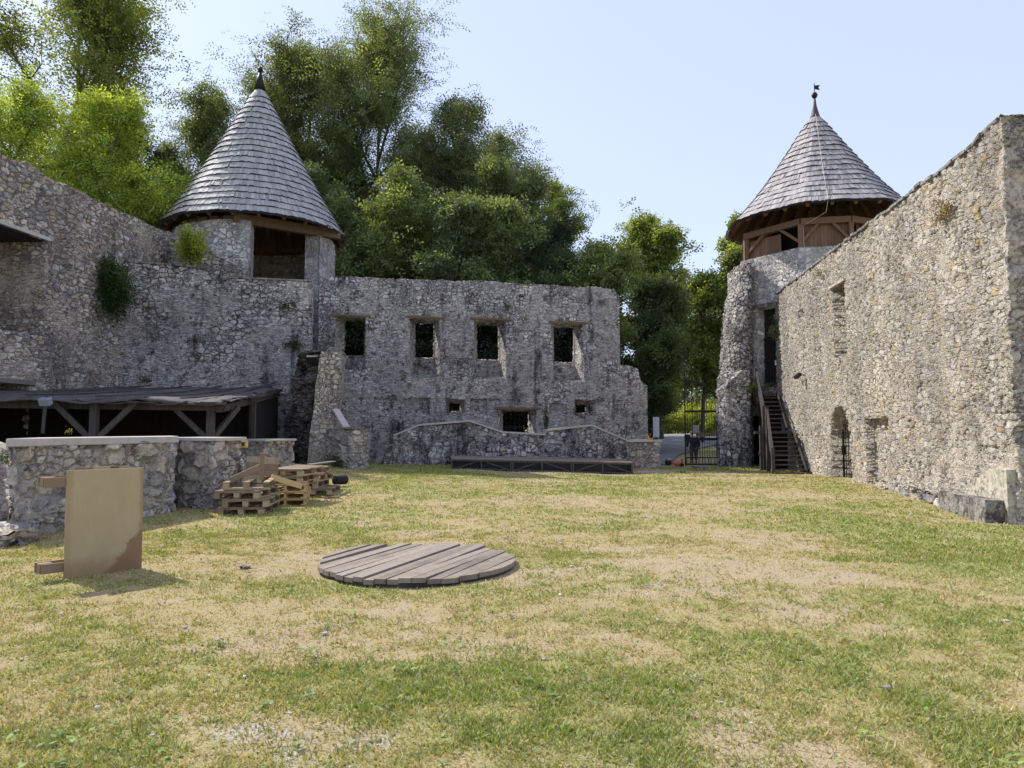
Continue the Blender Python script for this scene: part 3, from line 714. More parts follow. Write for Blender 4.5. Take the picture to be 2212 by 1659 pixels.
# ================================================================== stairs to the tower door
t_ = thing('wooden_staircase', 'steep dark brown wooden staircase in two flights up to the tower door', 'staircase', (10.9, 29, -.15))
def stair(x0a, x1a, ya, za, x0b, x1b, yb, zb, n):
    m = MB()
    for i in range(n):
        f = (i+.5)/n; xa = x0a+(x0b-x0a)*f; xb = x1a+(x1b-x1a)*f; y = ya+(yb-ya)*f; z = za+(zb-za)*(i+1)/n
        m.box(((xa+xb)/2, y, z-.02), (xb-xa, .25, .045))
    m.build('treads', M_stair, t_)
    for (pa, pb) in (((x0a, ya, za), (x0b, yb, zb)), ((x1a, ya, za), (x1b, yb, zb))):
        m = MB(); m.bar((pa[0], pa[1]-.05, pa[2]+.06), (pb[0], pb[1], pb[2]+.06), .06, .26); m.build('stringer', M_stair, t_)
stair(10.22, 11.50, 28.2, -.18, 10.66, 11.64, 29.9, 1.42, 9)
m = MB(); m.box((11.16, 30.22, 1.45), (1.05, .66, .06)); m.build('landing', M_stair, t_)
stair(10.72, 11.62, 30.5, 1.47, 11.16, 12.0, 32.5, 3.16, 9)
m = MB(); m.box((10.92, 28.0, -.17), (1.55, .34, .12)); m.build('foot_beam', M_stair, t_)
def rail(a, b, posts):
    m = MB(); m.bar(a, b, .07, .13); m.build('handrail', M_stair, t_)
    a2 = (a[0], a[1], a[2]-.42); b2 = (b[0], b[1], b[2]-.42)
    m = MB(); m.bar(a2, b2, .05, .12); m.build('guard_rail', M_stair, t_)
    for p, h in posts:
        m = MB(); m.box((p[0], p[1], p[2]+h/2), (.12, .12, h)); m.build('post', M_stair, t_, bevel=.008)
rail((10.16, 28.1, .80), (10.62, 29.9, 2.42), [((10.15, 28.05, -.2), 1.05), ((10.60, 29.85, -.2), 2.68)])
rail((10.66, 30.4, 2.5), (11.08, 32.5, 4.2), [((10.63, 30.35, -.2), 2.75), ((10.45, 30.2, -.2), 1.9), ((11.05, 32.45, 3.0), 1.3)])
m = MB(); m.bar((10.1, 30.0, 1.42), (10.8, 30.1, 1.42), .08, .12); m.bar((10.35, 30.2, .55), (11.6, 30.2, .5), .07, .1); m.build('cross_beam', M_stair, t_)
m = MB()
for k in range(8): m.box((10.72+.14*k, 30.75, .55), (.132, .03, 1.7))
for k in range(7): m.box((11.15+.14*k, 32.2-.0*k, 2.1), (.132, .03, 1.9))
m.build('under_shade_boards', M_shade, t_)  # added boards, coloured near black for the shade under the stairs
t_ = thing('stone_steps', 'two worn stone steps between the wooden staircase and the tower door', 'steps', (11.7, 33, 3.2))
m = MB(); m.box((11.65, 33.05, 3.05), (1.0, .7, .5), rz=-.0); m.box((11.72, 33.45, 3.3), (1.0, .6, .75)); m.build('steps', M_towB if False else M_concD, t_, bevel=.02)
# ================================================================== right tower
TC = (14.9, 34.4)
TV = [(11.3,34.2),(12.95,31.7),(15.0,31.3),(17.2,32.2),(18.4,34.5),(17.2,37.0),(14.5,37.8),(12.1,36.8)]
def grow(P, c, d):
    out = []
    for p in P:
        v = np.array(p)-np.array(c); l = np.linalg.norm(v); out.append(tuple(np.array(c)+v*(1+d/l)))
    return out
TVm = grow(TV, TC, .26)
t_ = thing('round_tower', 'right hand tower with brown timber gallery and grey shingle cone topped by a flag vane', 'tower', (14.9, 34.4, -.2))
RT = t_
ZM = 9.62
DA, DB = TVm[0], TVm[1]
ud0 = onwall(1637, 750, DA, DB)[0]; ud1 = onwall(1690, 750, DA, DB)[0]; zd1 = onwall(1655, 664, DA, DB)[1]
ug0 = onwall(1613, 950, DA, DB)[0]; ug1 = onwall(1652, 950, DA, DB)[0]
wall('masonry', t_, M_tow, TVm, -.6, ZM, thick=None, closed=True, cell=.07, rag=0, niches=[[ud0, ud1, 3.6, zd1, .62], [ug0, ug1, -.5, 2.2, .5]], seed=5)
m = MB(); m.prism([tuple(p) for p in grow(TVm, TC, -.02)], ZM-.06, ZM+.03); m.build('wall_top', M_concD, t_)
dT = np.array(DB)-np.array(DA); dT /= np.linalg.norm(dT); nT = np.array((dT[1], -dT[0]))
def tP(u, off, z): p = np.array(DA)+dT*u-nT*off; return (p[0], p[1], z)
m = MB(); m.bar(tP(ud0-.3, .02, zd1+.09), tP(ud1, .02, zd1+.09), .2, .18); m.build('door_lintel', M_concD, t_)
m = MB()
w = ud1-ud0
for k in range(9): m.tube([tP(ud0+.06+w*k/8*.93, .40, 3.62), tP(ud0+.06+w*k/8*.93, .40, 5.9)], .016, 6)
for z in (3.7, 4.75, 5.75): m.bar(tP(ud0, .40, z), tP(ud1, .40, z), .03, .06)
gt = m.build('door_grille', M_iron, t_)
m = MB(); m.hexa([tP(ud0-.05, .56, 3.6), tP(ud1, .56, 3.6), tP(ud1, .50, 3.6), tP(ud0-.05, .50, 3.6), tP(ud0-.05, .56, zd1+.1), tP(ud1, .56, zd1+.1), tP(ud1, .50, zd1+.1), tP(ud0-.05, .50, zd1+.1)]); m.build('door', M_shade, t_)  # near-black panel paints the shaded depth of the doorway
m = MB(); m.box(tP(ud0+w*.55, .37, 4.62), (.16, .03, .22), rz=math.atan2(dT[1], dT[0])); m.build('notice', M_white, t_)
m = MB(); P = [tP(ug0+.02, .46, -.5), tP(ug1-.02, .46, -.5), tP(ug1-.02, .40, -.5), tP(ug0+.02, .40, -.5)]; m.hexa(P+[(p[0], p[1], 2.15) for p in P]); m.build('cellar_door', M_iron, t_)
# timber gallery
ZB = 10.72
for i, p in enumerate(TV):
    m = MB(); m.box((p[0], p[1], (ZM+ZB)/2), (.2, .2, ZB-ZM), rz=math.atan2(p[1]-TC[1], p[0]-TC[0])); m.build('post', M_timber, t_)
    q = TV[(i+1) % 8]
    m = MB(); m.bar((p[0], p[1], ZB+.12), (q[0], q[1], ZB+.12), .24, .28); m.build('ring_beam', M_timber, t_)
def lerp(p, q, f): return (p[0]+(q[0]-p[0])*f, p[1]+(q[1]-p[1])*f)
def brace(p, q, f, side):
    a = lerp(p, q, 0 if side == 0 else 1); b = lerp(p, q, f)
    m = MB(); m.bar((a[0], a[1], ZM+.28), (b[0], b[1], ZB+.02), .11, .12); m.build('brace', M_timber, t_)
def panel(p, q, f0, f1, z1, inset=.14):
    c = np.array(TC); a = np.array(lerp(p, q, f0)); b = np.array(lerp(p, q, f1)); mid = (np.array(p)+np.array(q))/2
    nv = (mid-c)/np.linalg.norm(mid-c); a = a-nv*inset; b = b-nv*inset
    m = MB(); n = max(2, int(np.linalg.norm(b-a)/.14))
    for k in range(n):
        s = a+(b-a)*(k+.03)/n; e = a+(b-a)*(k+.97)/n
        m.bar((s[0], s[1], (ZM+z1)/2), (e[0], e[1], (ZM+z1)/2), .025, z1-ZM)
    m.build('plank_panel', M_timber, t_)
for i in (0, 1, 2): brace(TV[i], TV[(i+1) % 8], .36, 0); brace(TV[i], TV[(i+1) % 8], .64, 1)
panel(TV[0], TV[1], .02, .62, ZB-.15); panel(TV[1], TV[2], .05, .97, ZB); panel(TV[7], TV[0], .05, .97, ZB); panel(TV[2], TV[3], .2, .97, ZB); panel(TV[3], TV[4], .05, .97, ZB); panel(TV[4], TV[5], .02, .98, ZB); panel(TV[5], TV[6], .02, .98, ZB); panel(TV[6], TV[7], .02, .98, ZB)
# ------------------------------------------------------------------ shingled cone
def cone(parent, C, Rr, ze, za, courses, mat, polyN=8, polyA=.5, rot=0.0, seed=1, sw=.10, flare=.10, rtop=.30, lipj=.012):
    r = np.random.default_rng(seed)
    def rad_(t, th):
        base = Rr*((1-t)*(1-flare) + flare*(1-t)**4)
        a = (th-rot) % (2*math.pi/polyN) - math.pi/polyN
        k = math.cos(math.pi/polyN)/np.cos(a)
        return base*(1-polyA*(1-k))
    H = za-ze
    tt_ = np.linspace(0, 1-rtop/Rr, courses+1)
    V = []; Q = []
    for i in range(courses):
        t0, t1 = tt_[i], min(tt_[i+1]+.012, .985)
        n = max(14, int(2*math.pi*Rr*(1-t0)/sw))
        th = np.linspace(0, 2*math.pi, n+1)+r.random()*.3; th[1:-1] += r.normal(0, .18, n-1)*(2*math.pi/n)
        for j in range(n):
            a0, a1 = th[j], th[j+1]; gap = (a1-a0)*.025; a0 += gap; a1 -= gap
            dz = r.normal(0, .011)+.014*math.sin(j*.35+i*2.1)-(.09 if r.random() < .012 else 0); lip = .09+r.random()*lipj
            rb0, rb1 = rad_(t0, a0)+lip, rad_(t0, a1)+lip; rt0, rt1 = rad_(t1, a0)+.006, rad_(t1, a1)+.006
            zb, zt_ = ze+H*t0-.03+dz, ze+H*t1
            b = len(V)
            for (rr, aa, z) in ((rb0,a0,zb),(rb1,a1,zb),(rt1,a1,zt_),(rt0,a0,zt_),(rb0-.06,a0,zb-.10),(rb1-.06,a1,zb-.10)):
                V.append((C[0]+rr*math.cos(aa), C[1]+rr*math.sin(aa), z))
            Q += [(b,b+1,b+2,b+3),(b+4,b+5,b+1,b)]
    o = put('roof', mesh_np('roof', np.array(V)-ORG[parent.name], Q, False), mat, parent)
    o.data.materials.append(M_shadeline); o.data.polygons.foreach_set('material_index', np.arange(len(Q), dtype=np.int32) % 2)  # butt faces carry the painted course shadow
    # boarding under the shingles
    n = 48; V = []; Q = []
    for t in (0, .1, .25, .5, .75, .96):
        for j in range(n):
            a = 2*math.pi*j/n; rr = rad_(t, a)-.04; V.append((C[0]+rr*math.cos(a), C[1]+rr*math.sin(a), ze+H*t-.03))
    for i in range(5):
        for j in range(n): Q.append((i*n+j, i*n+(j+1) % n, (i+1)*n+(j+1) % n, (i+1)*n+j))
    put('roof_boarding', mesh_np('roof_boarding', np.array(V)-ORG[parent.name], Q, True), M_beam, parent)
    return rad_
def rafters(parent, C, rad_, ze, H, n, mat, r_in, name='rafter', ph=.1):
    for k in range(n):
        a = 2*math.pi*k/n+ph; pts = []
        t1 = 1-r_in/rad_(0, a)
        m = MB()
        m.bar((C[0]+(rad_(0, a)-.12)*math.cos(a), C[1]+(rad_(0, a)-.12)*math.sin(a), ze-.13), (C[0]+rad_(t1, a)*math.cos(a)*.97, C[1]+rad_(t1, a)*math.sin(a)*.97, ze+H*t1-.2), .13, .18)
        m.build(name, mat, parent)
m = MB(); m.lathe([(2.3, ZM-.05), (2.3, ZB+.3)], (TC[0], TC[1], 0), 10); m.build('inner_shade_core', M_shade, t_)  # added dark core hides sky gaps and paints the gallery's inner shade
ZE, ZA = 11.45, float(atY(1766, 240, 34.4)[2])
rr_ = cone(t_, TC, 4.36, ZE, ZA, 17, M_shing2, 8, .55, .25, 4, flare=.12)
rafters(t_, TC, rr_, ZE, ZA-ZE, 26, M_timber, 2.9)
zf = float(atY(1766, 262, 34.4)[2]); zb = float(atY(1766, 206, 34.4)[2])
m = MB(); m.lathe([(.36, zf-.15), (.20, zf+.3), (.09, zf+.75), (.04, zb-.1)], (TC[0], TC[1], 0), 20); m.build('spire_cap', M_rust, t_, True)
m = MB(); m.lathe([(.02,-.16),(.10,-.12),(.15,0),(.10,.12),(.02,.16)], (TC[0], TC[1], zb), 16); m.build('finial_ball', M_iron, t_, True)
m = MB(); m.tube([(TC[0], TC[1], zb), (TC[0], TC[1], zb+.62)], .02, 6)
V = [(0,.32),(.26,.27),(.20,.39),(.28,.52),(0,.50)]
for s in (-.012, .012): pass
P = [(TC[0]+x, TC[1]-.012, zb+z) for x, z in V]+[(TC[0]+x, TC[1]+.012, zb+z) for x, z in V]
m.add(P, [(0,1,2,3,4),(9,8,7,6,5)]+[(i,5+i,5+(i+1)%5,(i+1)%5) for i in range(5)]); m.build('weather_vane', M_iron, t_)
m = MB(); pts = []
va = math.atan2(-TC[1], -TC[0])+.10
for k in range(14):
    t = .95-.95*k/13; r0 = rr_(max(0, t), va)+.10; pts.append((TC[0]+r0*math.cos(va), TC[1]+r0*math.sin(va), ZE+(ZA-ZE)*t+.02))
pts += [(pts[-1][0]*.99+TC[0]*.01, pts[-1][1]+.25, ZE-.5), (TV[1][0]+.05, TV[1][1]-.14, ZB-.1), (TV[1][0]+.08, TV[1][1]-.14, ZM)]
m.tube(pts, .011, 6); m.build('lightning_cable', plain('pale cable', (.5,.46,.38), .5), t_)
# rubble buttress left of the tower
t_ = thing('rubble_buttress', 'ragged pebble-like rubble buttress against the left side of the right tower', 'buttress', (10.6, 33.6, -.2))
def wb(V):
    z = V[:, 2]; k = np.interp(z, [0,3.9,4.4,5.8,7.0,7.7,8.2,9.6], [.98,.95,.80,.72,.68,.62,.46,.42])
    xr = 11.4; V[:, 0] = xr-(xr-V[:, 0])*k*1.0 + (fbm(z*1.4, V[:,1], 8, 3)-.5)*.25*(V[:,0] < 11)
    return V
block('masonry', t_, M_towB, [(9.75,34.2),(10.0,33.4),(10.6,33.1),(11.15,33.4),(11.4,34.0),(11.6,35.6),(10.2,35.8)], -.6, 9.35, cell=.06, warp=wb, seed=7)
t_ = thing('gate_pier', 'lower grey gate pier with a sloping top left of the staircase', 'pier', (10.1, 32.6, -.2))
block('masonry', t_, M_stage, [(9.45,32.7),(9.65,32.25),(10.72,32.25),(10.75,33.2),(9.5,33.4)], -.6, 4.2, cell=.06, warp=lambda V: (V.__setitem__((slice(None),2), V[:,2]-np.clip((V[:,2]-2.4),0,9)*np.clip((10.35-V[:,0])*.55,0,.6)) or V), seed=9)
# ================================================================== back wall with the four windows
BA = (-8.2, 30.4); BB = (5.6, 33.4)
def bw(px, py, off=0.0): return onwall(px, py, BA, BB, off)
dB = np.array((BB[0]-BA[0], BB[1]-BA[1])); dB /= np.linalg.norm(dB); nB = np.array((dB[1], -dB[0]))
def bP(u, off, z): p = np.array(BA)+dB*u-nB*off; return (p[0], p[1], z)
t_ = thing('ruin_wall', 'roofless ruin wall with four tall window holes at the back of the yard', 'wall', (-1.5, 31.8, 0))
prof = []
for px, py in ((690,598),(722,596),(870,603),(1040,608),(1200,617),(1300,622),(1325,624),(1333,636)): prof.append(bw(px, py))
u, z = bw(1338, 640); prof.append((u, z)); u2, z2 = bw(1339, 790); prof.append((u2+.03, z2))
for px, py in ((1362,789),(1378,797),(1384,822),(1397,833)): prof.append(bw(px, py))
uend = bw(1399, 900)[0]; prof.append((uend, prof[-1][1]-.1))
u0 = prof[0][0]; prof = [(p[0]-u0, p[1]) for p in prof]
def opening(F_, B_, T):
    fl, fr, ft, fb = F_; bl, br, bt, bb = B_
    cy = (ft+fb)/2
    d = dict(F=(bw(fl,cy)[0]-u0, bw(fr,cy)[0]-u0, bw((fl+fr)/2,fb)[1], bw((fl+fr)/2,ft)[1]),
             B=(bw(bl,cy,T)[0]-u0, bw(br,cy,T)[0]-u0, bw((bl+br)/2,bb,T)[1], bw((bl+br)/2,bt,T)[1]), T=T)
    f = list(d['F']); b = list(d['B'])
    b[0] = max(b[0], f[0]+.02); b[1] = min(b[1], f[1]-.02); b[2] = max(b[2], f[2]+.02); b[3] = min(b[3], f[3]-.02)
    d['B'] = tuple(b); return d
OP = [opening((723,790,684,800),(744,788,690,769),.85), opening((884,950,688,812),(896,938,697,774),.85), opening((1024,1093,691,815),(1030,1078,701,778),.85), opening((1194,1261,699,822),(1196,1240,707,783),.85),
      opening((962,1005,862,894),(969,996,869,890),.8), opening((1241,1288,864,899),(1243,1267,873,893),.8), opening((1078,1159,884,960),(1086,1146,886,958),.6)]
def nich(l, r, t, b, d): c = (t+b)/2; return [bw(l,c)[0]-u0, bw(r,c)[0]-u0, bw((l+r)/2,b)[1], bw((l+r)/2,t)[1], d]
NI = [nich(882,929,859,895,.2), nich(1016,1052,862,895,.18), nich(1186,1224,872,900,.12), nich(1055,1082,862,884,.1)]
BA0 = bP(u0, 0, 0)[:2]
wall('masonry', t_, M_back, [BA0, bP(uend, 0, 0)[:2]], -.5, prof, thick=1.0, openings=OP, niches=NI, cell=.06, rag=.05, seed=11)
for o in OP[:4]+OP[6:]:
    l, r, b, tp = o['F']; m = MB()
    m.bar(bP(l+u0-.18, .0, tp+.045), bP(r+u0+.18, .0, tp+.045), .10, .09); m.build('lintel', M_beam, t_)
m = MB(); l, r, b, tp = OP[6]['B']
for k in range(1, 6): m.tube([bP(l+u0+(r-l)*k/6, .95, b), bP(l+u0+(r-l)*k/6, .95, tp)], .012, 5)
m.bar(bP(l+u0, .95, (b+tp)/2), bP(r+u0, .95, (b+tp)/2), .03, .04); m.build('window_bars', M_iron, t_)
# ------------------------------------------------------------------ low wall in front of it, stepped and sloping coping
SA = (-5.2, 29.0); SB = (6.5, 30.75)
def sw(px, py, off=0.0): return onwall(px, py, SA, SB, off)
dS = np.array((SB[0]-SA[0], SB[1]-SA[1])); dS /= np.linalg.norm(dS); nS = np.array((dS[1], -dS[0]))
def sP(u, off, z): p = np.array(SA)+dS*u-nS*off; return (p[0], p[1], z)
t_ = thing('low_wall', 'low dark rubble wall with a stepped pale coping behind the wooden stage', 'wall', (0, 29.7, 0))
pp = [(817,1012),(834,975),(850,941),(906,918),(1015,909.5),(1085,933.5),(1179,939),(1180,930),(1279,919),(1353,951)]
prof = [sw(*p) for p in pp]; us0 = prof[0][0]
wall('masonry', t_, M_stage, [sP(us0,0,0)[:2], sP(prof[-1][0],0,0)[:2]], -.5, [(p[0]-us0, p[1]-.03) for p in prof], thick=.55, cell=.06, rag=0, seed=13, warp=None)
cp = [sP(p[0], 0, p[1]-.03) for p in prof[2:]]
strip(cp, .6, .07, -nS, M_conc, t_)
t_ = thing('low_wall', 'short low rubble wall with a flat pale coping beside the iron gate', 'wall', (6.3, 30.7, -.1))
q = [sw(1354,952), sw(1429,954)]
EA = sP(q[0][0]-.05, .1, 0); EB = sP(q[1][0], .1, 0)
block('masonry', t_, M_low, [EA[:2], EB[:2], (EB[0]+.1, EB[1]+.8), (EA[0]-.05, EA[1]+.8)], -.6, q[0][1]-.06, cell=.055, seed=15)
m = MB(); m.prism([(EA[0]-.05,EA[1]-.06),(EB[0]+.05,EB[1]-.06),(EB[0]+.14,EB[1]+.82),(EA[0]-.08,EA[1]+.82)], q[0][1]-.06, q[0][1]+.03); m.build('coping', M_conc, t_)
ZL = q[0][1]+.03
# ================================================================== left boundary wall L1 and cross walls
def l1x(Y): return -16.5+.086*Y
LA = (l1x(12), 12.0); LB = (l1x(31.8), 31.8)
def lw(px, py, off=0.0): return onwall(px, py, LA, LB, off)
t_ = thing('stone_wall', 'high brown rubble wall along the left side with a wooden lintel over a recess', 'wall', (-14.5, 22, .3))
prof = [(0, lw(-60,300)[1])]
for p in ((-60,300),(0,331),(55,352),(117,387),(180,418),(252,452),(330,487),(386,508),(431,535)): prof.append(lw(*p))
LL = math.hypot(LB[0]-LA[0], LB[1]-LA[1]); prof = [p for p in prof if p[0] < LL-.05]; prof.append((LL, prof[-1][1]-.3))
ur = lw(96, 600)[0]; zr1 = lw(60, 505)[1]; zr0 = lw(60, 722)[1]
ur2 = lw(64, 828)[0]
wall('masonry', t_, M_left, [LA, LB], -.3, prof, thick=1.9, niches=[[0.5, ur, zr0, zr1, 1.5], [0.5, ur2, 1.2, lw(40,829)[1], 1.0]], cell=.07, rag=.11, seed=17)
dL = np.array((LB[0]-LA[0], LB[1]-LA[1]))/LL; nL = np.array((dL[1], -dL[0]))
def lP(u, off, z): p = np.array(LA)+dL*u-nL*off; return (p[0], p[1], z)
m = MB(); m.bar(lP(.5, .06, zr1+.06), lP(ur+.12, .06, zr1+.05), .26, .11); m.build('lintel', wood('whitewashed lintel', [(.2,(.42,.40,.37)),(.8,(.6,.58,.54))], .8, (9,2,9)), t_)
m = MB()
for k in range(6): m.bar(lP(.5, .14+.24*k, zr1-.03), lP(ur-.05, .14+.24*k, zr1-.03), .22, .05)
m.build('soffit_shade_boards', M_iron, t_)  # added black boards paint the shaded soffit of the recess
m = MB(); m.bar(lP(.5, .06, lw(40,829)[1]+.08), lP(ur2+.2, .06, lw(40,829)[1]+.06), .2, .13); m.build('low_lintel', M_post, t_)
MA = (-14.6, 25.95); MB2 = (-7.78, 27.6)
def mw(px, py, off=0.0): return onwall(px, py, MA, MB2, off)
dM = np.array((MB2[0]-MA[0], MB2[1]-MA[1])); dM /= np.linalg.norm(dM); nM = np.array((dM[1], -dM[0]))
def mP(u, off, z): p = np.array(MA)+dM*u-nM*off; return (p[0], p[1], z)
t_ = thing('stone_wall', 'grey layered rubble wall with a stepped top rising behind the lean-to shed', 'wall', (-11, 26.8, .3))
prof = [(0, mw(280,566)[1])]+[mw(*p) for p in ((280,567),(380,574),(474,583))]
ue = mw(475.5,600); prof.append((ue[0], ue[1])); prof.append(mw(668,608))
Lm = math.hypot(MB2[0]-MA[0], MB2[1]-MA[1]); prof = [p for p in prof if p[0] < Lm-.02]; prof.append((Lm, mw(668,608)[1]))
wall('masonry', t_, M_mid, [MA, MB2], -.3, prof, thick=.95, cell=.065, rag=0, seed=19)
strip([mP(u, 0, z) for u, z in prof[:4]], 1.0, .06, -nM, M_concD, t_)
strip([mP(u, 0, z) for u, z in prof[4:]], 1.0, .06, -nM, M_concD, t_)
t_ = thing('stair_wall', 'pale rubble wall with a downward sloping top in front of the left tower', 'wall', (-11.5, 29, 0))
KA = (-13.6, 28.3); KB = (-10.2, 29.3)
def kw(px, py): return onwall(px, py, KA, KB)
ke = kw(545, 604); dK = np.array((KB[0]-KA[0], KB[1]-KA[1])); dK /= np.linalg.norm(dK)
wall('masonry', t_, M_left, [KA, tuple(np.array(KA)+dK*ke[0])], 4.5, [(0, kw(385,506)[1])]+[kw(*p) for p in ((432,533),(470,553),(510,575))]+[ke], thick=.5, cell=.065, rag=.03, seed=21)
# torn pier
t_ = thing('ruined_pier', 'tall torn stone pier with a dark broken side at the right end of the shed', 'pier', (-7.2, 26, .3))
def wp(V):
    z = V[:, 2]; f = np.clip((z-.3)/4.1, 0, 1)
    s = np.clip((-6.6-V[:, 0])/1.6, 0, 1)
    V[:, 0] += f*(.30+.32*s) + (fbm(z*1.1, V[:,1]*1.5, 4, 3)-.5)*.5*s
    V[:, 1] += (fbm(z*.9+5, V[:,0]*2.0, 6, 3)-.5)*.5*s
    return V
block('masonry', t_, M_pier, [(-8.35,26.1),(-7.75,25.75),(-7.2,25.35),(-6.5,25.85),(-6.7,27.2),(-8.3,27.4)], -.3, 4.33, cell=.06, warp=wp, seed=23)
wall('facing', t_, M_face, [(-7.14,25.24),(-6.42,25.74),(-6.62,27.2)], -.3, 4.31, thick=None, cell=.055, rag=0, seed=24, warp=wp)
m = MB(); m.prism([(-7.75,26.0),(-6.92,25.35),(-6.1,25.8),(-6.3,27.2),(-7.7,27.3)], 4.31, 4.37); m.build('coping', M_concD, t_)
t_ = thing('flood_lamp', 'small black flood lamp on the dark side of the torn pier near its top', 'lamp', (-6.95, 25.3, 4.05))
m = MB(); m.box((-7.02, 25.42, 3.98), (.06, .34, .06)); m.build('bracket', M_iron, t_)
m = MB(); m.box((-7.02, 25.2, 4.0), (.4, .16, .3), rx=.5); m.build('housing', M_iron, t_, bevel=.02)
t_ = thing('low_wall', 'small square rubble wall stub with a thin slab on top right of the torn pier', 'wall', (-5.7, 25.2, .2))
block('masonry', t_, M_low, [(-6.6,25.55),(-5.55,24.72),(-5.02,25.12),(-5.25,25.9),(-6.3,26.4)], -.4, 1.53, cell=.055, seed=25)
m = MB(); m.prism([(-6.5,25.5),(-5.56,24.68),(-4.97,25.1),(-5.2,25.95),(-6.2,26.4)], 1.53, 1.57); m.build('coping', M_concD, t_)
m = MB(); m.bar(tuple(atY(725,884,25.7)), tuple(atY(748,923,25.1)), .26, .05); m.build('sloping_slab', M_conc, t_)
# ================================================================== left tower
LC = (-12.1, 33.5); LRd = 3.62
def cyl_a(px, py, Rr):
    r = ray(px, py); d = r[:2]; c = np.array(LC)
    a = d@d; b = -2*d@c; cc = c@c-Rr*Rr; D = b*b-4*a*cc; t = (-b-math.sqrt(max(D, 0)))/(2*a); P = d*t
    return math.atan2(P[1]-c[1], P[0]-c[0])
aL, aR = cyl_a(541, 540, LRd), cyl_a(690, 560, LRd)
t_ = thing('round_tower', 'left hand round stone tower, open to the yard, under a tall grey shingle cone', 'tower', (LC[0], LC[1], 0)); LT = t_
ZF = 7.3; ZW = 10.42
ang = np.linspace(0, 2*math.pi, 33)[:-1]
wall('drum', t_, M_drum, [(LC[0]+3.74*math.cos(a), LC[1]+3.74*math.sin(a)) for a in ang], -.5, ZF, thick=None, closed=True, cell=.09, rag=0, seed=27)
m = MB(); m.prism([(LC[0]+3.7*math.cos(a), LC[1]+3.7*math.sin(a)) for a in ang], ZF-.1, ZF); m.build('floor', M_concD, t_)
aa = np.linspace(aR, aL+2*math.pi, 30)
wall('masonry', t_, M_tow, [(LC[0]+LRd*math.cos(a), LC[1]+LRd*math.sin(a)) for a in aa], ZF-.2, ZW, thick=.75, cell=.07, rag=.05, seed=29)
ZE, ZA = 10.72, float(atY(565, 178, 33.5)[2])
rl_ = cone(t_, LC, 4.12, ZE, ZA, 21, M_shing, 12, .25, .1, 6, flare=.06)
rafters(t_, LC, rl_, ZE, ZA-ZE, 24, M_beam, 2.6)
zf = float(atY(565, 176, 33.5)[2]); zb = float(atY(564, 152, 33.5)[2])
m = MB(); m.lathe([(.26, zf-.40), (.15, zf+.1), (.05, zb-.05)], (LC[0], LC[1], 0), 18); m.build('spire_cap', M_iron, t_, True)
m = MB(); m.lathe([(.02,-.12),(.11,-.06),(.13,.03),(.08,.14),(.02,.2)], (LC[0], LC[1], zb), 14); m.build('finial_ball', M_iron, t_, True)
b0 = atY(503, 470, 29.9); b1 = atY(733, 508, 32.9)
m = MB(); m.bar(tuple(b0), tuple(b1), .3, .42); m.build('lintel_beam', M_beam, t_, bevel=.02)
m = MB()
for k in range(5):
    f = .1+.2*k; p = b0*(1-f)+b1*f; m.bar((p[0], p[1]+.2, p[2]+.12), (p[0]-1.6, p[1]+4.6, p[2]+.3), .18, .2)
m.build('ceiling_beams', M_beam, t_)
m = MB(); m.bar((LC[0]-3.3, LC[1]-1.2, ZW+.1), (LC[0]-1.2, LC[1]-3.2, ZW+.1), .2, .2); m.build('wall_plate', M_beam, t_)
m = MB()
for k in range(36):
    a = math.pi*2*k/36
    da = (a-aR) % (2*math.pi); 
    if da < (aL-aR) % (2*math.pi): m.box((LC[0]+3.2*math.cos(a), LC[1]+3.2*math.sin(a), ZW+.12), (.5, .42, .2), rz=a)
m.build('eave_boards', M_beam, t_)
# ================================================================== lean-to shed
t_ = thing('lean_to_shed', 'open lean-to shed with a sagging dark felt roof on braced wooden posts', 'shed', (-9.8, 20, .2))
nxr, nyr = 46, 40; V = []
Ef = lambda f: np.array((-16.2+(8.7)*f, 16.6+1.8*f, 2.42-.12*f))      # front eave
Eb = lambda f: np.array((-14.9+(6.15)*f, 25.9+1.15*f, 3.12-.02*f))      # against the wall
for i in range(nxr):
    for j in range(nyr):
        f = i/(nxr-1); g = j/(nyr-1)
        p = Ef(f)*(1-g)+Eb(f)*g
        sag = -.07*math.sin(math.pi*g)+ (fbm(f*9, g*3.2, 5, 4)-.5)*.16 + .05*math.sin(f*26)*(1-g)**2
        p = p+np.array((0, 0, sag)); 
        if j == 0: p = p+np.array((.12, -.3*float(fbm(f*24, 0*f, 9, 3)), -.03-.10*float(fbm(f*30, 2, 12, 3))))
        if i == nxr-1: p = p+np.array((.22*float(fbm(g*20, 3, 4, 3)), 0, -.03))
        V.append(p)
Q = [(i*nyr+j, (i+1)*nyr+j, (i+1)*nyr+j+1, i*nyr+j+1) for i in range(nxr-1) for j in range(nyr-1)]
ro = put('roof_sheet', mesh_np('roof_sheet', np.array(V)-ORG[t_.name], Q, True), M_felt, t_)
sm = ro.modifiers.new('t', 'SOLIDIFY'); sm.thickness = .035; sm.offset = -1
m = MB(); rs = np.random.default_rng(4)
for f in (.28,.5,.67,.80,.90):
    for k in range(9):
        g0_ = k/9; g1_ = (k+.92)/9
        a = Ef(f+rs.normal(0,.004))*(1-g0_)+Eb(f)*g0_; b = Ef(f+rs.normal(0,.004))*(1-g1_)+Eb(f)*g1_
        m.bar((a[0],a[1],a[2]-.07*math.sin(math.pi*g0_)+.05), (b[0],b[1],b[2]-.07*math.sin(math.pi*g1_)+.05), .05, .035)
m.build('roof_battens', M_shedw, t_)
m = MB()
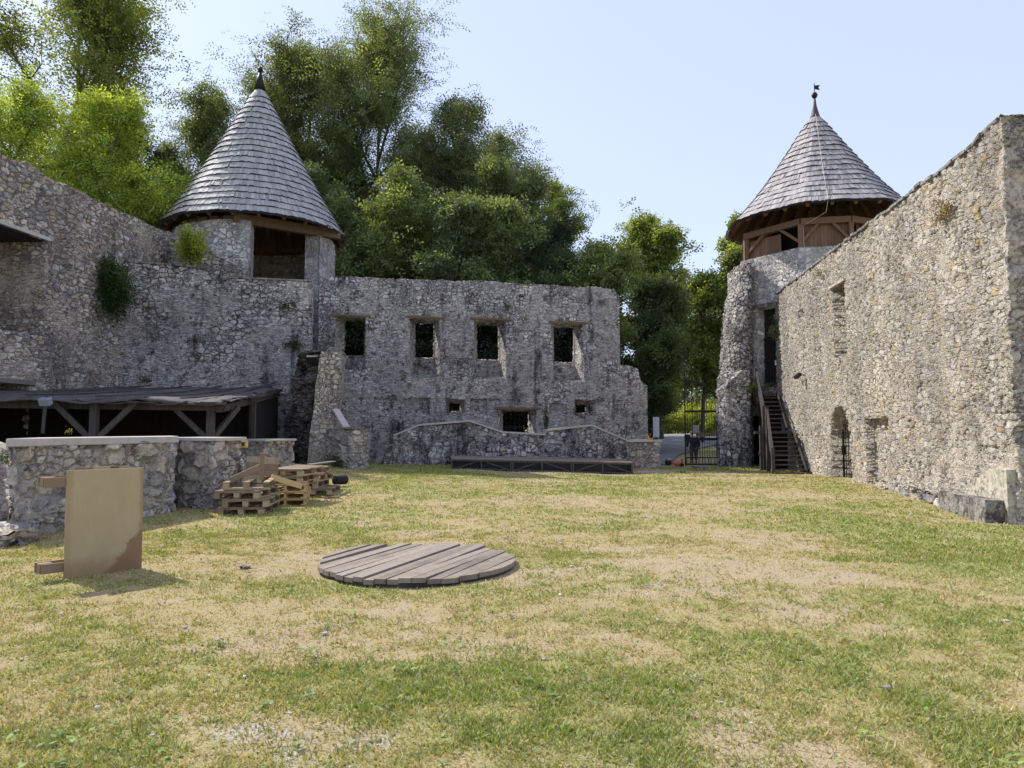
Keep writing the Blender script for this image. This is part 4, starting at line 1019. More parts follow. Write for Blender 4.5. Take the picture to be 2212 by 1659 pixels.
for k in range(26):
    f = .62+.38*rs.random(); a = Ef(f); l = .15+.45*rs.random()
    m.bar((a[0]-l/2, a[1]-.12, a[2]-.03-.1*rs.random()), (a[0]+l/2, a[1]-.10+.04, a[2]-.04-.1*rs.random()), .12, .02)
for k in range(22):
    g = rs.random(); a = Ef(1)*(1-g)+Eb(1)*g; m.bar((a[0]+.12, a[1]-.3, a[2]+.01-.1*rs.random()), (a[0]+.08, a[1]+.4, a[2]+.05-.1*rs.random()), .10, .02)
m.build('torn_edge_boards', M_shedw, t_)
def post(px, Y, lean, br, zt, w=.17):
    x = (px-CX)/F*Y
    m = MB(); m.box((x, Y, zt/2+.1), (w, w, zt-.2)); m.build('post', M_shedw, t_)
    for dx, dy in br:
        m = MB(); m.bar((x, Y, 1.25), (x+dx, Y+dy, zt-.02), .10, .13); m.build('brace', M_shedw, t_)
post(205, 17.9, 0, [(-.95, -.15), (.95, .15)], 2.28)
post(456, 18.75, 0, [(-.95, -.15), (.35, .95)], 2.2)
post(546, 22.6, 0, [(-.25, .9), (.35, -.9)], 2.62)
m = MB(); m.bar(tuple(Ef(0)+np.array((0,.5,-.2))), tuple(Ef(1)+np.array((.1,.35,-.16))), .16, .18); m.build('eave_beam', M_shedw, t_)
m = MB(); e = Ef(1)+np.array((-.1,.2,-.2)); b = Eb(1)+np.array((-.1,0,-.2)); m.bar(tuple(e), tuple(b), .15, .18); m.build('side_beam', M_shedw, t_)
for f in (.2, .4, .6, .8):
    m = MB(); m.bar(tuple(Ef(f)+np.array((0,.3,-.12))), tuple(Eb(f)+np.array((0,0,-.14))), .12, .12); m.build('rafter', M_shedw, t_)
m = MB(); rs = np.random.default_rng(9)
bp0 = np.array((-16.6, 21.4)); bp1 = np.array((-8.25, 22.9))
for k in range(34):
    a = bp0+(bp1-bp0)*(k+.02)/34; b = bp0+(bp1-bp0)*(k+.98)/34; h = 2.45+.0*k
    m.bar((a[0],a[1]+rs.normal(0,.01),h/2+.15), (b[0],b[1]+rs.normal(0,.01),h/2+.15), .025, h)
m.build('back_shade_boards', M_shade, t_)  # added partition, near black to paint the shed's interior shade
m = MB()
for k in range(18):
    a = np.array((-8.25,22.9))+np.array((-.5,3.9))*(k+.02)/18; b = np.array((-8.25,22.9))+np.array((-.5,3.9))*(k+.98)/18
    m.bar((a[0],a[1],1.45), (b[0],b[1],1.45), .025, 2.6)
m.build('side_shade_boards', M_shade, t_)  # added side boards, coloured near black for the interior shade
t_ = thing('flood_lamp', 'grey flood lamp hanging under the left part of the shed roof edge', 'lamp', (-11.2, 16.9, 2.1))
lx, ly, lz = atY(104, 868, 17.1)
m = MB(); m.bar((lx-.12, ly+.1, lz+.15), (lx-.1, ly, lz-.75), .07, .03); m.build('bracket', M_shedw, t_)
m = MB(); m.box((lx, ly-.1, lz), (.26, .16, .18), rx=.4); m.build('housing', M_glassb, t_, bevel=.02)
# ================================================================== low walls in front of the shed
def lowwall(label, fp, z0, zt, slab, seed, warp=None):
    c = np.mean(np.array(fp), 0); t_ = thing('low_wall', label, 'wall', (c[0], c[1], z0))
    block('masonry', t_, M_low, fp, z0-.5, zt-slab, cell=.045, seed=seed, warp=warp)
    m = MB(); m.prism(grow(fp, c, .07), zt-slab, zt); o = m.build('coping', M_conc, t_, bevel=.012); return t_
def wlow(V): V[:, 0] += (fbm(V[:,2]*2, V[:,1]*2, 8, 3)-.5)*.16; V[:, 1] += (fbm(V[:,2]*2+9, V[:,0]*2, 9, 3)-.5)*.12; return V
lowwall('long low field stone wall with a thick pale slab behind the plywood board', [(-7.26,10.4),(-6.27,13.4),(-6.85,14.4),(-7.62,11.7)], .05, 1.45, .12, 31, wlow)
lowwall('middle field stone wall block with a pale slab left of the pallets', [(-6.75,14.2),(-5.73,13.9),(-5.47,14.65),(-6.5,15.0)], .05, 1.42, .07, 32, wlow)
lowwall('farthest low stone wall block with a thin slab behind the pallet piles', [(-7.8,20.35),(-6.83,20.0),(-6.41,21.2),(-7.4,21.6)], .35, 1.29, .06, 33, wlow)
t_ = thing('rubble_heap', 'broken end of old rubble masonry left of the long low wall', 'rubble', (-8.4, 11.6, 0))
def wr(V):
    V = wlow(V); V[:, 2] -= np.clip((V[:, 0]+8.6)*1.0, 0, .8)*np.clip(V[:, 2], 0, 2)/1.3 + (fbm(V[:,0]*2.5, V[:,1]*2.5, 3, 3)-.5)*.35*np.clip(V[:,2],0,1); return V
block('stones', t_, M_low, [(-9.6,11.4),(-8.3,11.0),(-7.5,11.2),(-7.5,12.3),(-9.6,12.6)], -.4, 1.35, cell=.05, warp=wr, seed=35)
t_ = thing('rock_ledge', 'flat lichen covered rock ledge in the grass at the left end of the low wall', 'rock', (-7.2, 9.9, 0))
def wl(V): V[:, 2] += (fbm(V[:,0]*2.2, V[:,1]*2.2, 3, 4)-.5)*.2*np.clip(V[:,2]+.2,0,1)*2; V[:, 1] += (fbm(V[:,0]*1.8, V[:,2]*3, 5, 3)-.5)*.3; V[:, 0] += (fbm(V[:,1]*2, V[:,2]*3, 7, 3)-.5)*.25; return V
block('rock', t_, M_rock, [(-8.6,9.9),(-7.5,9.55),(-6.75,9.65),(-6.6,10.2),(-7.2,10.7),(-8.6,10.6)], -.4, .2, cell=.05, warp=wl, seed=37)
t_ = thing('wooden_box', 'small open wooden box frame fixed beside the middle low stone wall', 'box', (-5.2, 14.9, 1.2))
cx_, cy_, cz_ = atY(526, 959.5, 15.0)
m = MB()
for dx, dz, w, h in ((0,.055,.15,.025),(0,-.055,.15,.025),(-.065,0,.025,.10),(.065,0,.025,.10)): m.box((cx_+dx, cy_, cz_+dz), (w, .12, h))
m.build('frame', M_pallet2, t_)
m = MB(); m.box((cx_-.16, cy_+.08, cz_), (.3, .05, .1)); m.build('board', M_pallet, t_)
# ================================================================== wooden stage
t_ = thing('wooden_stage', 'low wooden stage with a plank deck and black netted front before the back wall', 'stage', (1.1, 28.2, 0))
P00 = np.array((-2.28,27.0,.485)); P10 = np.array((4.53,27.0,.345)); dd = np.array((.0,2.45,0))
def gP(f, g, dz=0.0): p = P00*(1-f)+P10*f+dd*g; return (p[0], p[1], p[2]+dz)
m = MB(); r_ = np.random.default_rng(8)
for k in range(17):
    a = (k+.03)/17; b = (k+.97)/17; f = 0.0; cuts = sorted([0]+list(r_.uniform(.15,.85,2))+[1])
    for s, e in zip(cuts[:-1], cuts[1:]):
        j = r_.normal(0, .004); o = .004 if s > 0 else -.01
        m.hexa([gP(s+.0006,a,-.045+j), gP(e,a,-.045+j), gP(e,b,-.045+j), gP(s+.0006,b,-.045+j), gP(s+.0006,a,j), gP(e,a,j), gP(e,b,j), gP(s+.0006,b,j)])
m.build('deck', M_deck, t_)
for k in range(7):
    f = k/6; x = P00[0]+(P10[0]-P00[0])*f; zt = gP(f,0)[2]-.05; zb_ = .07-.195*f
    for w_ in ((-.04,.04) if k in (2,4) else (0,)):
        m = MB(); m.box((x+w_+(.035 if k == 0 else -.035 if k == 6 else 0), 27.03, (zt+zb_)/2), (.06, .05, zt-zb_)); m.build('post', M_shedw, t_)
for g, nm in ((.02,'top_rail'),(.02,'bottom_rail')):
    m = MB(); o = -.085 if nm == 'top_rail' else -.385
    a = gP(0,g,o); b = gP(1,g,o); m.bar(a, (b[0],b[1],b[2]-(.05 if nm != 'top_rail' else 0)), .05, .06); m.build(nm, M_shedw, t_)
for k in range(6):
    a = gP(k/6+.012, .03, -.10); b = gP((k+1)/6-.012, .03, -.40)
    if k % 2 == 0: a, b = (a[0],a[1],b[2]), (b[0],b[1],a[2])
    m = MB(); m.bar(a, b, .03, .05); m.build('brace', M_shedw, t_)
for sgn, f in (('l', 0.0), ('r', 1.0)):
    m = MB(); a = gP(f,.02,-.09); b = gP(f,1,-.09); m.bar(a, b, .05, .06); m.build('side_rail', M_shedw, t_)
m = MB()
q = [gP(0,.035,-.05), gP(1,.035,-.05), gP(1,1,-.05), gP(0,1,-.05)]; ql = [(p[0],p[1],p[2]-.5) for p in q]
m.add(q+ql, [(0,1,5,4),(1,2,6,5),(3,0,4,7)]); m.build('netting', M_net, t_)
m = MB()
for k in range(14): m.bar(gP((k+.5)/14, .06, -.07), gP((k+.5)/14, .97, -.07), .06, .10)
m.build('joists', M_shedw, t_)
# ================================================================== round plank cover
t_ = thing('round_platform', 'round grey plank cover lying on the grass in the middle of the yard', 'platform', (-1.1, 8.5, 0))
C0 = np.array((-1.1, 8.5)); Rd = 1.135; av = math.atan2(1.48, .60); ex = np.array((math.cos(av), math.sin(av))); ey = np.array((ex[1], -ex[0]))
r_ = np.random.default_rng(12); m = MB(); n = 18; edges = np.linspace(-Rd, Rd, n+1)
zc0 = g1(*C0)
for k in range(n):
    a, b = edges[k]+.004+abs(r_.normal(0,.003)), edges[k+1]-.004-abs(r_.normal(0,.003)); poly = []
    dz = r_.normal(0, .007) + (.02 if k < 2 else 0); sh = r_.normal(0, .012) + (.05 if k < 2 else 0)
    top = []; bot = []
    for i in range(7):
        y = a+(b-a)*i/6; h = math.sqrt(max(Rd*Rd-y*y, 0)); top.append((h+sh, y)); bot.append((-h+sh, y))
    poly = bot + top[::-1]
    W = [C0+ex*p[0]+ey*p[1] for p in poly]
    z1 = zc0+.075+dz; tl = r_.normal(0, .006); kk = len(W)
    V = [(w[0], w[1], z1-.05+tl*poly[i][0]) for i, w in enumerate(W)]+[(w[0], w[1], z1+tl*poly[i][0]) for i, w in enumerate(W)]
    m.add(V, [tuple(range(kk))[::-1] if False else tuple(range(kk)), tuple(range(kk, 2*kk))[::-1]]+[(i, kk+i, kk+(i+1)%kk, (i+1)%kk) for i in range(kk)])
dk = m.build('planks', M_disc, t_)
m = MB(); m.lathe([(Rd-.05, -.1), (Rd-.03, .025), (Rd-.4, .025)], (C0[0], C0[1], zc0), 48); m.build('frame', M_stair, t_)
# ================================================================== plywood board with a pallet behind
pb0 = atZ(137, 1255, 0.0); pb1 = atZ(305, 1230, 0.0)
ax_ = math.atan2(pb1[1]-pb0[1], pb1[0]-pb0[0]); bw_ = float(np.linalg.norm(pb1[:2]-pb0[:2]))
cen = (pb0+pb1)/2
t_ = tag(None, None) if False else None
m = MB(); m.box((0, 0, .58), (bw_, .022, 1.16))
bo = m.build('plywood_board', M_ply, None, bevel=.003)
bo.location = (cen[0], cen[1], g1(cen[0], cen[1])-.01); bo.rotation_euler = (rad(-1.2), 0, ax_)
tag(bo, 'tan plywood board with a brown damp corner standing upright on the grass', 'board')
# ------------------------------------------------------------------ pallets
def pallet(name, label, nb=7, mat=M_pallet, L=1.2, W=.8, group='wooden pallets piled by the low walls', blockmode=True, seed=0, notch=False):
    """long side along local Y, origin at the middle of the base"""
    r = np.random.default_rng(seed)
    t = thing(name, label, 'pallet', (0, 0, 0), group)
    m = MB()
    for x in (-W/2+.05, 0, W/2-.05): m.box((x, 0, .011), (.10, L, .022))
    m.build('bottom_boards', mat, t)
    m = MB()
    if notch:
        for x in (-W/2+.02, 0, W/2-.02):
            m.box((x, 0, .10), (.04, L, .035))
            for y in (-L/2+.13, 0, L/2-.13): m.box((x, y, .052), (.04, .26, .06))
    else:
        for x in (-W/2+.05, 0, W/2-.05):
            for y in (-L/2+.07, 0, L/2-.07): m.box((x, y, .061), (.10, .14, .078))
    m.build('blocks', mat, t)
    m = MB()
    for y in (-L/2+.05, 0, L/2-.05): m.box((0, y, .111), (W, .10, .020))
    m.build('stringer_boards', mat, t)
    m = MB()
    for k in range(nb):
        y = -L/2+.05+(L-.10)*k/(nb-1)
        m.box((r.normal(0,.004), y+r.normal(0,.006), .133+r.normal(0,.002)), (W+r.normal(0,.004), min(.10, .78*L/nb), .021), rz=r.normal(0,.01))
    m.build('deck_boards', mat, t)
    return t
protoA = pallet('wooden_pallet', '', 7, M_pallet, seed=1); protoB = pallet('wooden_pallet', '', 9, M_pallet, seed=2); protoY = pallet('wooden_pallet', '', 7, M_pallet2, seed=3, notch=True)
first = {id(protoA): True, id(protoB): True, id(protoY): True}
def setp(proto, x, y, z, rz, label, rx=0.0, ry=0.0):
    if first[id(proto)]: o = proto; first[id(proto)] = False
    else: o = copy_tree(proto)
    o.location = (x, y, z); o.rotation_euler = (rx, ry, rz); o['label'] = label; return o
PH = .147
zb1 = g1(-4.85, 13.6)-.01
S1 = [(-4.93,13.62,.08),(-4.88,13.60,.14),(-4.99,13.64,.03),(-4.96,13.70,.22)]
nm = ['bottom pallet of the nearest pile, left of the yellow pile', 'second pallet from the ground in the nearest pallet pile', 'third pallet from the ground in the nearest pallet pile, jutting out left', 'topmost broken pallet lying upside down on the nearest pile']
for k, (x, y, a) in enumerate(S1[:3]): setp(protoA if k != 2 else protoB, x, y, zb1+k*PH, a, nm[k])
setp(protoA, S1[3][0], S1[3][1], zb1+4*PH+.0, S1[3][2], nm[3], rx=math.pi)
zb2 = g1(-4.6, 15.2)-.01
S2 = [(-4.72,15.25,.20,protoY,'lowest yellow pallet with notched runners in the middle pile'),(-4.70,15.22,.18,protoY,'second yellow pallet from the ground in the middle pile'),(-4.73,15.25,.22,protoY,'third yellow pallet from the ground in the middle pile'),(-4.72,15.30,.05,protoA,'brown pallet on the yellow ones in the middle pile'),(-4.62,15.36,-.12,protoB,'topmost pale decked pallet on the middle pile')]
for k, (x, y, a, p, l) in enumerate(S2): setp(p, x, y, zb2+k*PH, a, l)
zb3 = g1(-4.6, 17)
S3 = [(-4.55,17.0,.06,protoA,'lowest pallet of the farthest pile, sticking out towards the yard'),(-4.85,17.02,.02,protoB,'second pallet of the farthest pile'),(-4.80,17.05,-.05,protoA,'third pallet of the farthest pile')]
for k, (x, y, a, p, l) in enumerate(S3): setp(p, x, y, zb3+k*PH, a, l)
setp(protoB, -4.82, 17.1, zb3+3*PH+.03, .12, 'topmost tilted pallet on the farthest pile with loose planks on it', ry=.05)
# the pallet standing behind the board: only its runners stick out on the left
exb = np.array((math.cos(ax_), math.sin(ax_))); yd = np.array((-math.sin(ax_), math.cos(ax_))); zgb = g1(cen[0], cen[1])
t_ = thing('wooden_pallet', 'wooden pallet standing upright behind the plywood board, runners showing on its left', 'pallet', (cen[0]+yd[0]*.1, cen[1]+yd[1]*.1, zgb))
def bq(s_, d_, z_): p = cen+exb[0]*0; return (cen[0]+exb[0]*s_+yd[0]*d_, cen[1]+exb[1]*s_+yd[1]*d_, zgb+z_)
sl, sr = -bw_/2-.20, bw_/2-.12
for z_ in (.10, .99):
    m = MB(); m.bar(bq(sl,.035,z_+.04), bq(sr,.035,z_+.04), .022, .10); m.bar(bq(sl-.02,.155,z_+.05), bq(sr,.155,z_+.05), .022, .10); m.build('runner_boards', M_pallet, t_)
    m = MB()
    for s_ in (sl+.05, (sl+sr)/2, sr-.06): m.bar(bq(s_-.06,.095,z_+.045), bq(s_+.06,.095,z_+.045), .095, .10)
    m.build('blocks', M_pallet, t_)
m = MB()
for k in range(6): s_ = sl+.38+(sr-sl-.42)*k/5; m.bar(bq(s_,.18,.04), bq(s_,.18,1.17), .09, .02, up=(yd[0],yd[1],0))
m.build('deck_boards', M_pallet, t_)
# loose planks and panel on the pallet piles
def plank(label, a, b, w, t, mat=M_pallet, name='loose_plank'):
    m = MB(); c = (np.array(a)+np.array(b))/2; m.bar(a, b, t, w)
    o = m.build(name, mat, None, org=tuple(c)); tag(o, label, 'plank', 'loose planks on the pallet piles'); return o
zt1 = zb1+4*PH
plank('upright thin plank standing on the nearest pallet pile', (-4.83,13.9,zt1-.02), (-4.80,13.86,zt1+.50), .03, .085)
plank('dark plank leaning diagonally across the nearest pallet pile', (-5.20,13.35,zt1+.02), (-4.82,13.80,zt1+.24), .11, .022)
plank('pale plank sloping down from the nearest pile onto the yellow pallets', (-4.70,14.1,zt1+.03), (-4.22,14.5,zb2+3*PH-.04), .11, .024, M_pallet2)
plank('grey plank lying crosswise on the farthest pallet pile', (-4.62,16.4,zb3+4*PH+.10), (-4.35,17.6,zb3+4*PH+.12), .02, .13, M_post)
plank('thin stick poking out to the right from the farthest pallet pile', (-5.0,16.75,zb3+4*PH-.02), (-3.75,16.95,zb3+4*PH-.08), .022, .04)
plank('short plank on the grass at the foot of the farthest pile', (-4.2,16.0,g1(-4.2,16.0)+.03), (-3.85,16.15,g1(-3.9,16.1)+.03), .02, .10)
t_ = thing('plank_panel', 'three board panel standing tilted behind the nearest pallet pile', 'panel', (-4.9, 14.3, zt1))
m = MB()
a0 = atY(529,1026,14.35); a1 = atY(600,1031,14.5)
for k in range(3):
    up = np.array((0,.03,.125))*(k+.5)
    m.bar(tuple(a0+up), tuple(a1+up), .022, .118)
m.build('boards', M_pallet, t_)
t_ = tag(thing('black_roll', 'black round plastic roll lying behind the farthest pallet pile', 'roll', (-4.0, 17.6, 0)))
m = MB(); zr = g1(-4.05, 17.5); q = atY(734,1037,18.2); m.tube([(q[0]-.1,18.1,q[2]),(q[0]+.1,18.4,q[2])], .12, 18); m.tube([(q[0]-.11,18.07,q[2]),(q[0]-.1,18.1,q[2])], .07, 12); m.build('roll', M_rubber, t_, bevel=.02)
# ================================================================== iron gate, two leaves
def leaf(label, x0, x1, Yg, hs, box_left, rot=0.0, piv=None):
    z0_ = -.12; t = thing('iron_gate', label, 'gate', (piv if piv else (x1, Yg, z0_)))
    W = x1-x0
    def p(f, z): 
        x = W*(f-1); return (x, 0, z)
    m = MB()
    m.bar(p(0,0), p(0,hs[0]), .05, .05); m.bar(p(1,0), p(1,hs[1]), .06, .06); m.bar(p(.2,.1), p(.2,hs[0]+.15), .035, .035)
    m.bar(p(0,.06), p(1,.06), .05, .07); m.bar(p(0,.36), p(1,.36), .04, .05); m.bar(p(0,1.22), p(1,1.22), .05, .13); m.bar(p(0,2.50), p(1,2.50), .05, .10)
    m.tube([p(.02+.98*k/10, 3.95-1.05*(k/10)**2.2-.04*k/10) for k in range(11)], .045, 6)
    o = m.build('frame', M_iron, None)
    m = MB(); n = 15
    for k in range(1, n):
        f = k/n; zt = 3.95-1.05*f**2.2 + (.55 if k < 10 else .0)
        m.tube([p(f,.36), p(f, zt if k % 2 else 2.5)], .011, 5)
    for k in range(6):
        f = (k+.5)/6; m.bar(p(f-.05,.1), p(f-.05,.34), .02, .02); m.bar(p(f+.05,.1), p(f+.05,.34), .02, .02)
    o2 = m.build('bars', M_iron, None)
    m = MB(); m.box(p(.06 if box_left else .94, 1.27), (.26, .10, .32)); o3 = m.build('lock_box', M_iron, None)
    for q in (o, o2, o3): q.parent = t
    t.rotation_euler = (0, 0, rot); return t
leaf('closed right leaf of the tall black iron gate beside the tower', 8.02, 9.70, 33.3, (4.4, 2.95), True)
leaf('left leaf of the tall black iron gate swung back beside the ruin wall', 4.8, 6.48, 33.6, (4.4, 2.95), True, rot=rad(-78), piv=(6.36, 33.75, -.12))
# pale banner and sign
bx, by, bz = atY(1417.5, 922, 34.6)
t_ = thing('banner', 'narrow pale blue white banner behind the bars of the left gate leaf', 'banner', (bx, by, bz-.5))
m = MB(); 
for k in range(4): m.hexa([(bx-.15+.075*k, by+.02*(k%2), bz-.50), (bx-.075+.075*k, by+.02*((k+1)%2), bz-.50), (bx-.075+.075*k, by+.02*((k+1)%2)+.01, bz-.50), (bx-.15+.075*k, by+.02*(k%2)+.01, bz-.50), (bx-.15+.075*k, by+.02*(k%2), bz+.47), (bx-.075+.075*k, by+.02*((k+1)%2), bz+.47), (bx-.075+.075*k, by+.02*((k+1)%2)+.01, bz+.47), (bx-.15+.075*k, by+.02*(k%2)+.01, bz+.47)])
m.build('cloth', plain('pale cloth', (.58,.63,.75), .8, var=.06), t_)
m = MB(); m.tube([(bx-.17, by, bz-.95), (bx-.17, by, bz+.52)], .02, 6); m.build('pole', M_iron, t_)
sx_, sy_, sz_ = atY(1502, 928, 44)
t_ = thing('sign_board', 'blank pale sign board on two posts beyond the gate', 'sign', (sx_, sy_, sz_-1))
m = MB(); m.box((sx_, sy_, sz_), (.44, .03, .56)); m.build('panel', plain('sign grey', (.5,.48,.5), .6, var=.05), t_)
m = MB(); m.box((sx_-.15, sy_+.04, sz_-.7), (.05, .05, 1.6)); m.build('post', M_iron, t_); m = MB(); m.box((sx_+.15, sy_+.04, sz_-.7), (.05, .05, 1.6)); m.build('post', M_iron, t_)
t_ = thing('park_bench', 'brown plank bench on the grass beyond the gate beside the sign board', 'bench', (sx_+.9, 43, .1))
zz = float(atY(1515, 950, 43)[2])
m = MB(); 
for k in range(3): m.box((sx_+.55, 43-.14*k, zz), (1.5, .12, .04))
m.build('seat', M_pallet, t_); m = MB(); m.box((sx_+.55, 43.1, zz+.30), (1.5, .04, .22)); m.build('backrest', M_pallet, t_)
for s in (-.6, .6):
    m = MB(); m.box((sx_+.55+s, 42.9, zz-.25), (.08, .4, .5)); m.build('leg', M_conc, t_)
# ------------------------------------------------------------------ small things near the gate
t_ = thing('tricycle', 'small red low wheeled toy with a black wheel and pale handlebar by the gate opening', 'toy', (7.4, 32.6, -.15))
zg = g1(7.4, 32.6); K = lambda px, py: atY(px, py, 32.6)
m = MB(); w = K(1443.5, 998.5); m.tube([(w[0],w[1]-.05,w[2]),(w[0],w[1]+.05,w[2])], .15, 18); m.build('wheel', M_rubber, t_, bevel=.02)
for dy in (-.14, .14):
    m = MB(); a = K(1472, 1004); m.tube([(a[0],a[1]+dy-.02,zg+.08),(a[0],a[1]+dy+.02,zg+.08)], .085, 14); m.build('wheel', M_rubber, t_)
m = MB(); a = K(1447,998.5); b = K(1461,1003.5); c_ = K(1474,1003); d_ = K(1473,992)
m.tube([tuple(a), tuple(b), tuple(c_), tuple(d_)], [.05,.06,.06,.045], 8); m.box((b[0],b[1],b[2]+.03), (.3,.2,.05)); m.build('body', M_red, t_)
m = MB(); a = K(1464,994.5); b = K(1472.5,993.5); m.tube([tuple(a), tuple(b)], .025, 8); a = K(1443,992.5); m.box((a[0]+.03,a[1],a[2]), (.16,.12,.06)); m.build('handlebar', M_conc, t_)
t_ = thing('lantern', 'small orange crescent shaped lantern standing on the low wall by the gate', 'lantern', (0, 0, 0))
a = atY(1405.5, 946, 31.0); pts = []
t_.location = (a[0], a[1], ZL); ORG[t_.name] = np.array((a[0], a[1], ZL))
m = MB(); m.tube([(a[0]+.10*math.cos(th), a[1], ZL+.125+.10*math.sin(th)) for th in np.linspace(rad(130), rad(350), 10)], [.012,.025,.035,.042,.045,.045,.042,.034,.024,.01], 8); m.build('crescent', M_orange, t_, True)
m = MB(); m.lathe([(.02,.0),(.05,.03),(.045,.10),(.015,.14)], (a[0]-.03, a[1], ZL+.14), 10); m.build('cap', M_rust, t_, True)
t_ = thing('wooden_pole', 'long thin pole resting on a stump across the grass by the gate', 'pole', (8.5, 30.5, 0))
a = atZ(1476, 1004, -.02); b = atZ(1530, 1010.5, .02)
m = MB(); m.tube([tuple(a+np.array((0,-1.5,.02))), tuple(b)], [.05,.04], 8); m.build('pole', M_post, t_)
m = MB(); q = atZ(1516, 1019, -.16); m.lathe([(.12,-.1),(.11,.1),(.085,.22),(.0,.23)], (q[0], q[1], -.16), 12); m.build('stump', M_pallet, t_)
for i, (px, py, s, l) in enumerate(((1471,1018,.24,'flat pale stone lying on the grass near the gate'),(1906,1052,.2,'grey stone at the foot of the right wall below the blind doorway'),(808,1018,.16,'light stone at the foot of the low dark wall'),(330,1112,.16,'small pale brick lying at the right foot of the long low wall'),(528,1238,.13,'half buried grey stone in the grass left of the round platform'),(2282 if False else 1540,1228,.0,''))):
    if s == 0: continue
    q = atZ(px, py, -.05); q[2] = g1(q[0], q[1])
    V = np.array(ico)*np.array((s, s*.6, s*.38))*(1+np.random.default_rng(i).normal(0,.12,(12,1)))
    me = mesh_np('stone', V, None, False, None, icf); o = put('stone', me, M_rock, None, org=tuple(q+np.array((0,0,s*.12)))); tag(o, l, 'stone')
    o.rotation_euler = (0, 0, i*1.3); sub = o.modifiers.new('s', 'SUBSURF'); sub.levels = 2; sub.render_levels = 2; sub.subdivision_type = 'SIMPLE'
# ------------------------------------------------------------------ person beyond the gate
Yp = 36.6; xp = (1497-CX)/F*Yp; zp = float(atY(1497, 1001, Yp)[2])
t_ = thing('person', 'person seen from behind in dark blue jacket and pale cap beyond the gate', 'person', (xp, Yp, zp))
def skin(name, pts, edges, radii, mat, root=0):
    me = bpy.data.meshes.new(name); me.from_pydata(pts, edges, []); o = put(name, me, mat, t_)
    sk = o.modifiers.new('skin', 'SKIN'); sk.use_smooth_shade = True
    for i, v in enumerate(o.data.skin_vertices[0].data):
        v.radius = (radii[i][0], radii[i][1]) if isinstance(radii[i], tuple) else (radii[i], radii[i]); v.use_root = (i == root)
    s = o.modifiers.new('sub', 'SUBSURF'); s.levels = 2; s.render_levels = 2; return o
M_jack = plain('navy cloth', (.018,.026,.06), .9, var=.3); M_trou = plain('grey brown cloth', (.11,.085,.085), .9, var=.2); M_skin = plain('skin', (.48,.27,.2), .6, var=.08); M_shoe = plain('dark shoe', (.03,.025,.025), .7)
pts = [(0,0,.86),(0,.03,1.02),(0,.10,1.20),(0,.17,1.33),(0,.24,1.40),(0,.27,1.48),(0,.29,1.56),
       (-.10,0,.80),(-.11,.02,.45),(-.12,-.03,.08),(-.12,.10,.04),(.10,0,.80),(.11,.05,.45),(.12,-.01,.08),(.12,.12,.04),
       (-.20,.17,1.28),(-.27,.12,1.02),(-.28,.16,.78),(-.28,.18,.69),(.20,.17,1.28),(.27,.12,1.02),(.28,.16,.78),(.28,.18,.69)]
ed = [(0,1),(1,2),(2,3),(3,4),(4,5),(5,6),(0,7),(7,8),(8,9),(9,10),(0,11),(11,12),(12,13),(13,14),(3,15),(15,16),(16,17),(17,18),(3,19),(19,20),(20,21),(21,22)]
rd = [(.15,.12),(.145,.11),(.165,.12),(.15,.10),.055,.085,.08,.095,.065,.045,.04,.095,.065,.045,.04,.075,.055,.04,.035,.075,.055,.04,.035]
skin('body', pts, ed, rd, M_skin)
jp = [(0,.0,.93),(0,.03,1.05),(0,.10,1.20),(0,.16,1.33),(-.20,.17,1.28),(-.275,.12,1.02),(-.285,.15,.82),(.20,.17,1.28),(.275,.12,1.02),(.285,.15,.82),(0,-.005,.84)]
je = [(0,1),(1,2),(2,3),(3,4),(4,5),(5,6),(3,7),(7,8),(8,9),(0,10)]
skin('jacket', jp, je, [(.175,.14),(.17,.135),(.19,.145),(.165,.12),.10,.08,.062,.10,.08,.062,(.18,.145)], M_jack)
skin('trousers', [(0,0,.84),(-.10,0,.76),(-.112,.02,.45),(-.12,-.02,.14),(.10,0,.76),(.112,.05,.45),(.12,0,.14)], [(0,1),(1,2),(2,3),(0,4),(4,5),(5,6)], [(.165,.135),.115,.085,.07,.115,.085,.07], M_trou)
for s in (-1, 1):
    for k in range(5):
        m = MB(); x = .28*s; y0 = .15+.018*k; l = (.05,.075,.08,.075,.06)[k]
        m.tube([(x, y0+.0, .70), (x-.01*s, y0+.012, .70-l*.5), (x-.025*s, y0+.01, .70-l)], [.010,.009,.007], 6); m.v = [(a+xp, b+Yp, c+zp) for a, b, c in m.v]; m.build('finger', M_skin, t_, True)
    m = MB(); m.lathe([(.02,0),(.05,.01),(.05,.06),(.035,.09)], (0,0,0), 12); m.v = [(a+.12*s+xp, b*2.2+.06+Yp, c+zp) for a, b, c in m.v]; m.build('shoe', M_shoe, t_, True)
m = MB(); m.lathe([(.105,-.01),(.108,.04),(.085,.09),(.03,.115),(.0,.118)], (0,0,0), 16); m.v = [(a+xp, b*1.1+.29+Yp, c+1.545+zp) for a, b, c in m.v]; m.box((xp, Yp+.43, zp+1.55), (.14,.12,.02)); m.build('cap', plain('pale cap', (.62,.42,.40), .8), t_, True)
m = MB(); m.box((xp, Yp+.02, zp+1.14), (.26, .12, .36), rx=-.25); m.build('vest_back', plain('charcoal cloth', (.055,.055,.06), .9), t_, bevel=.04)
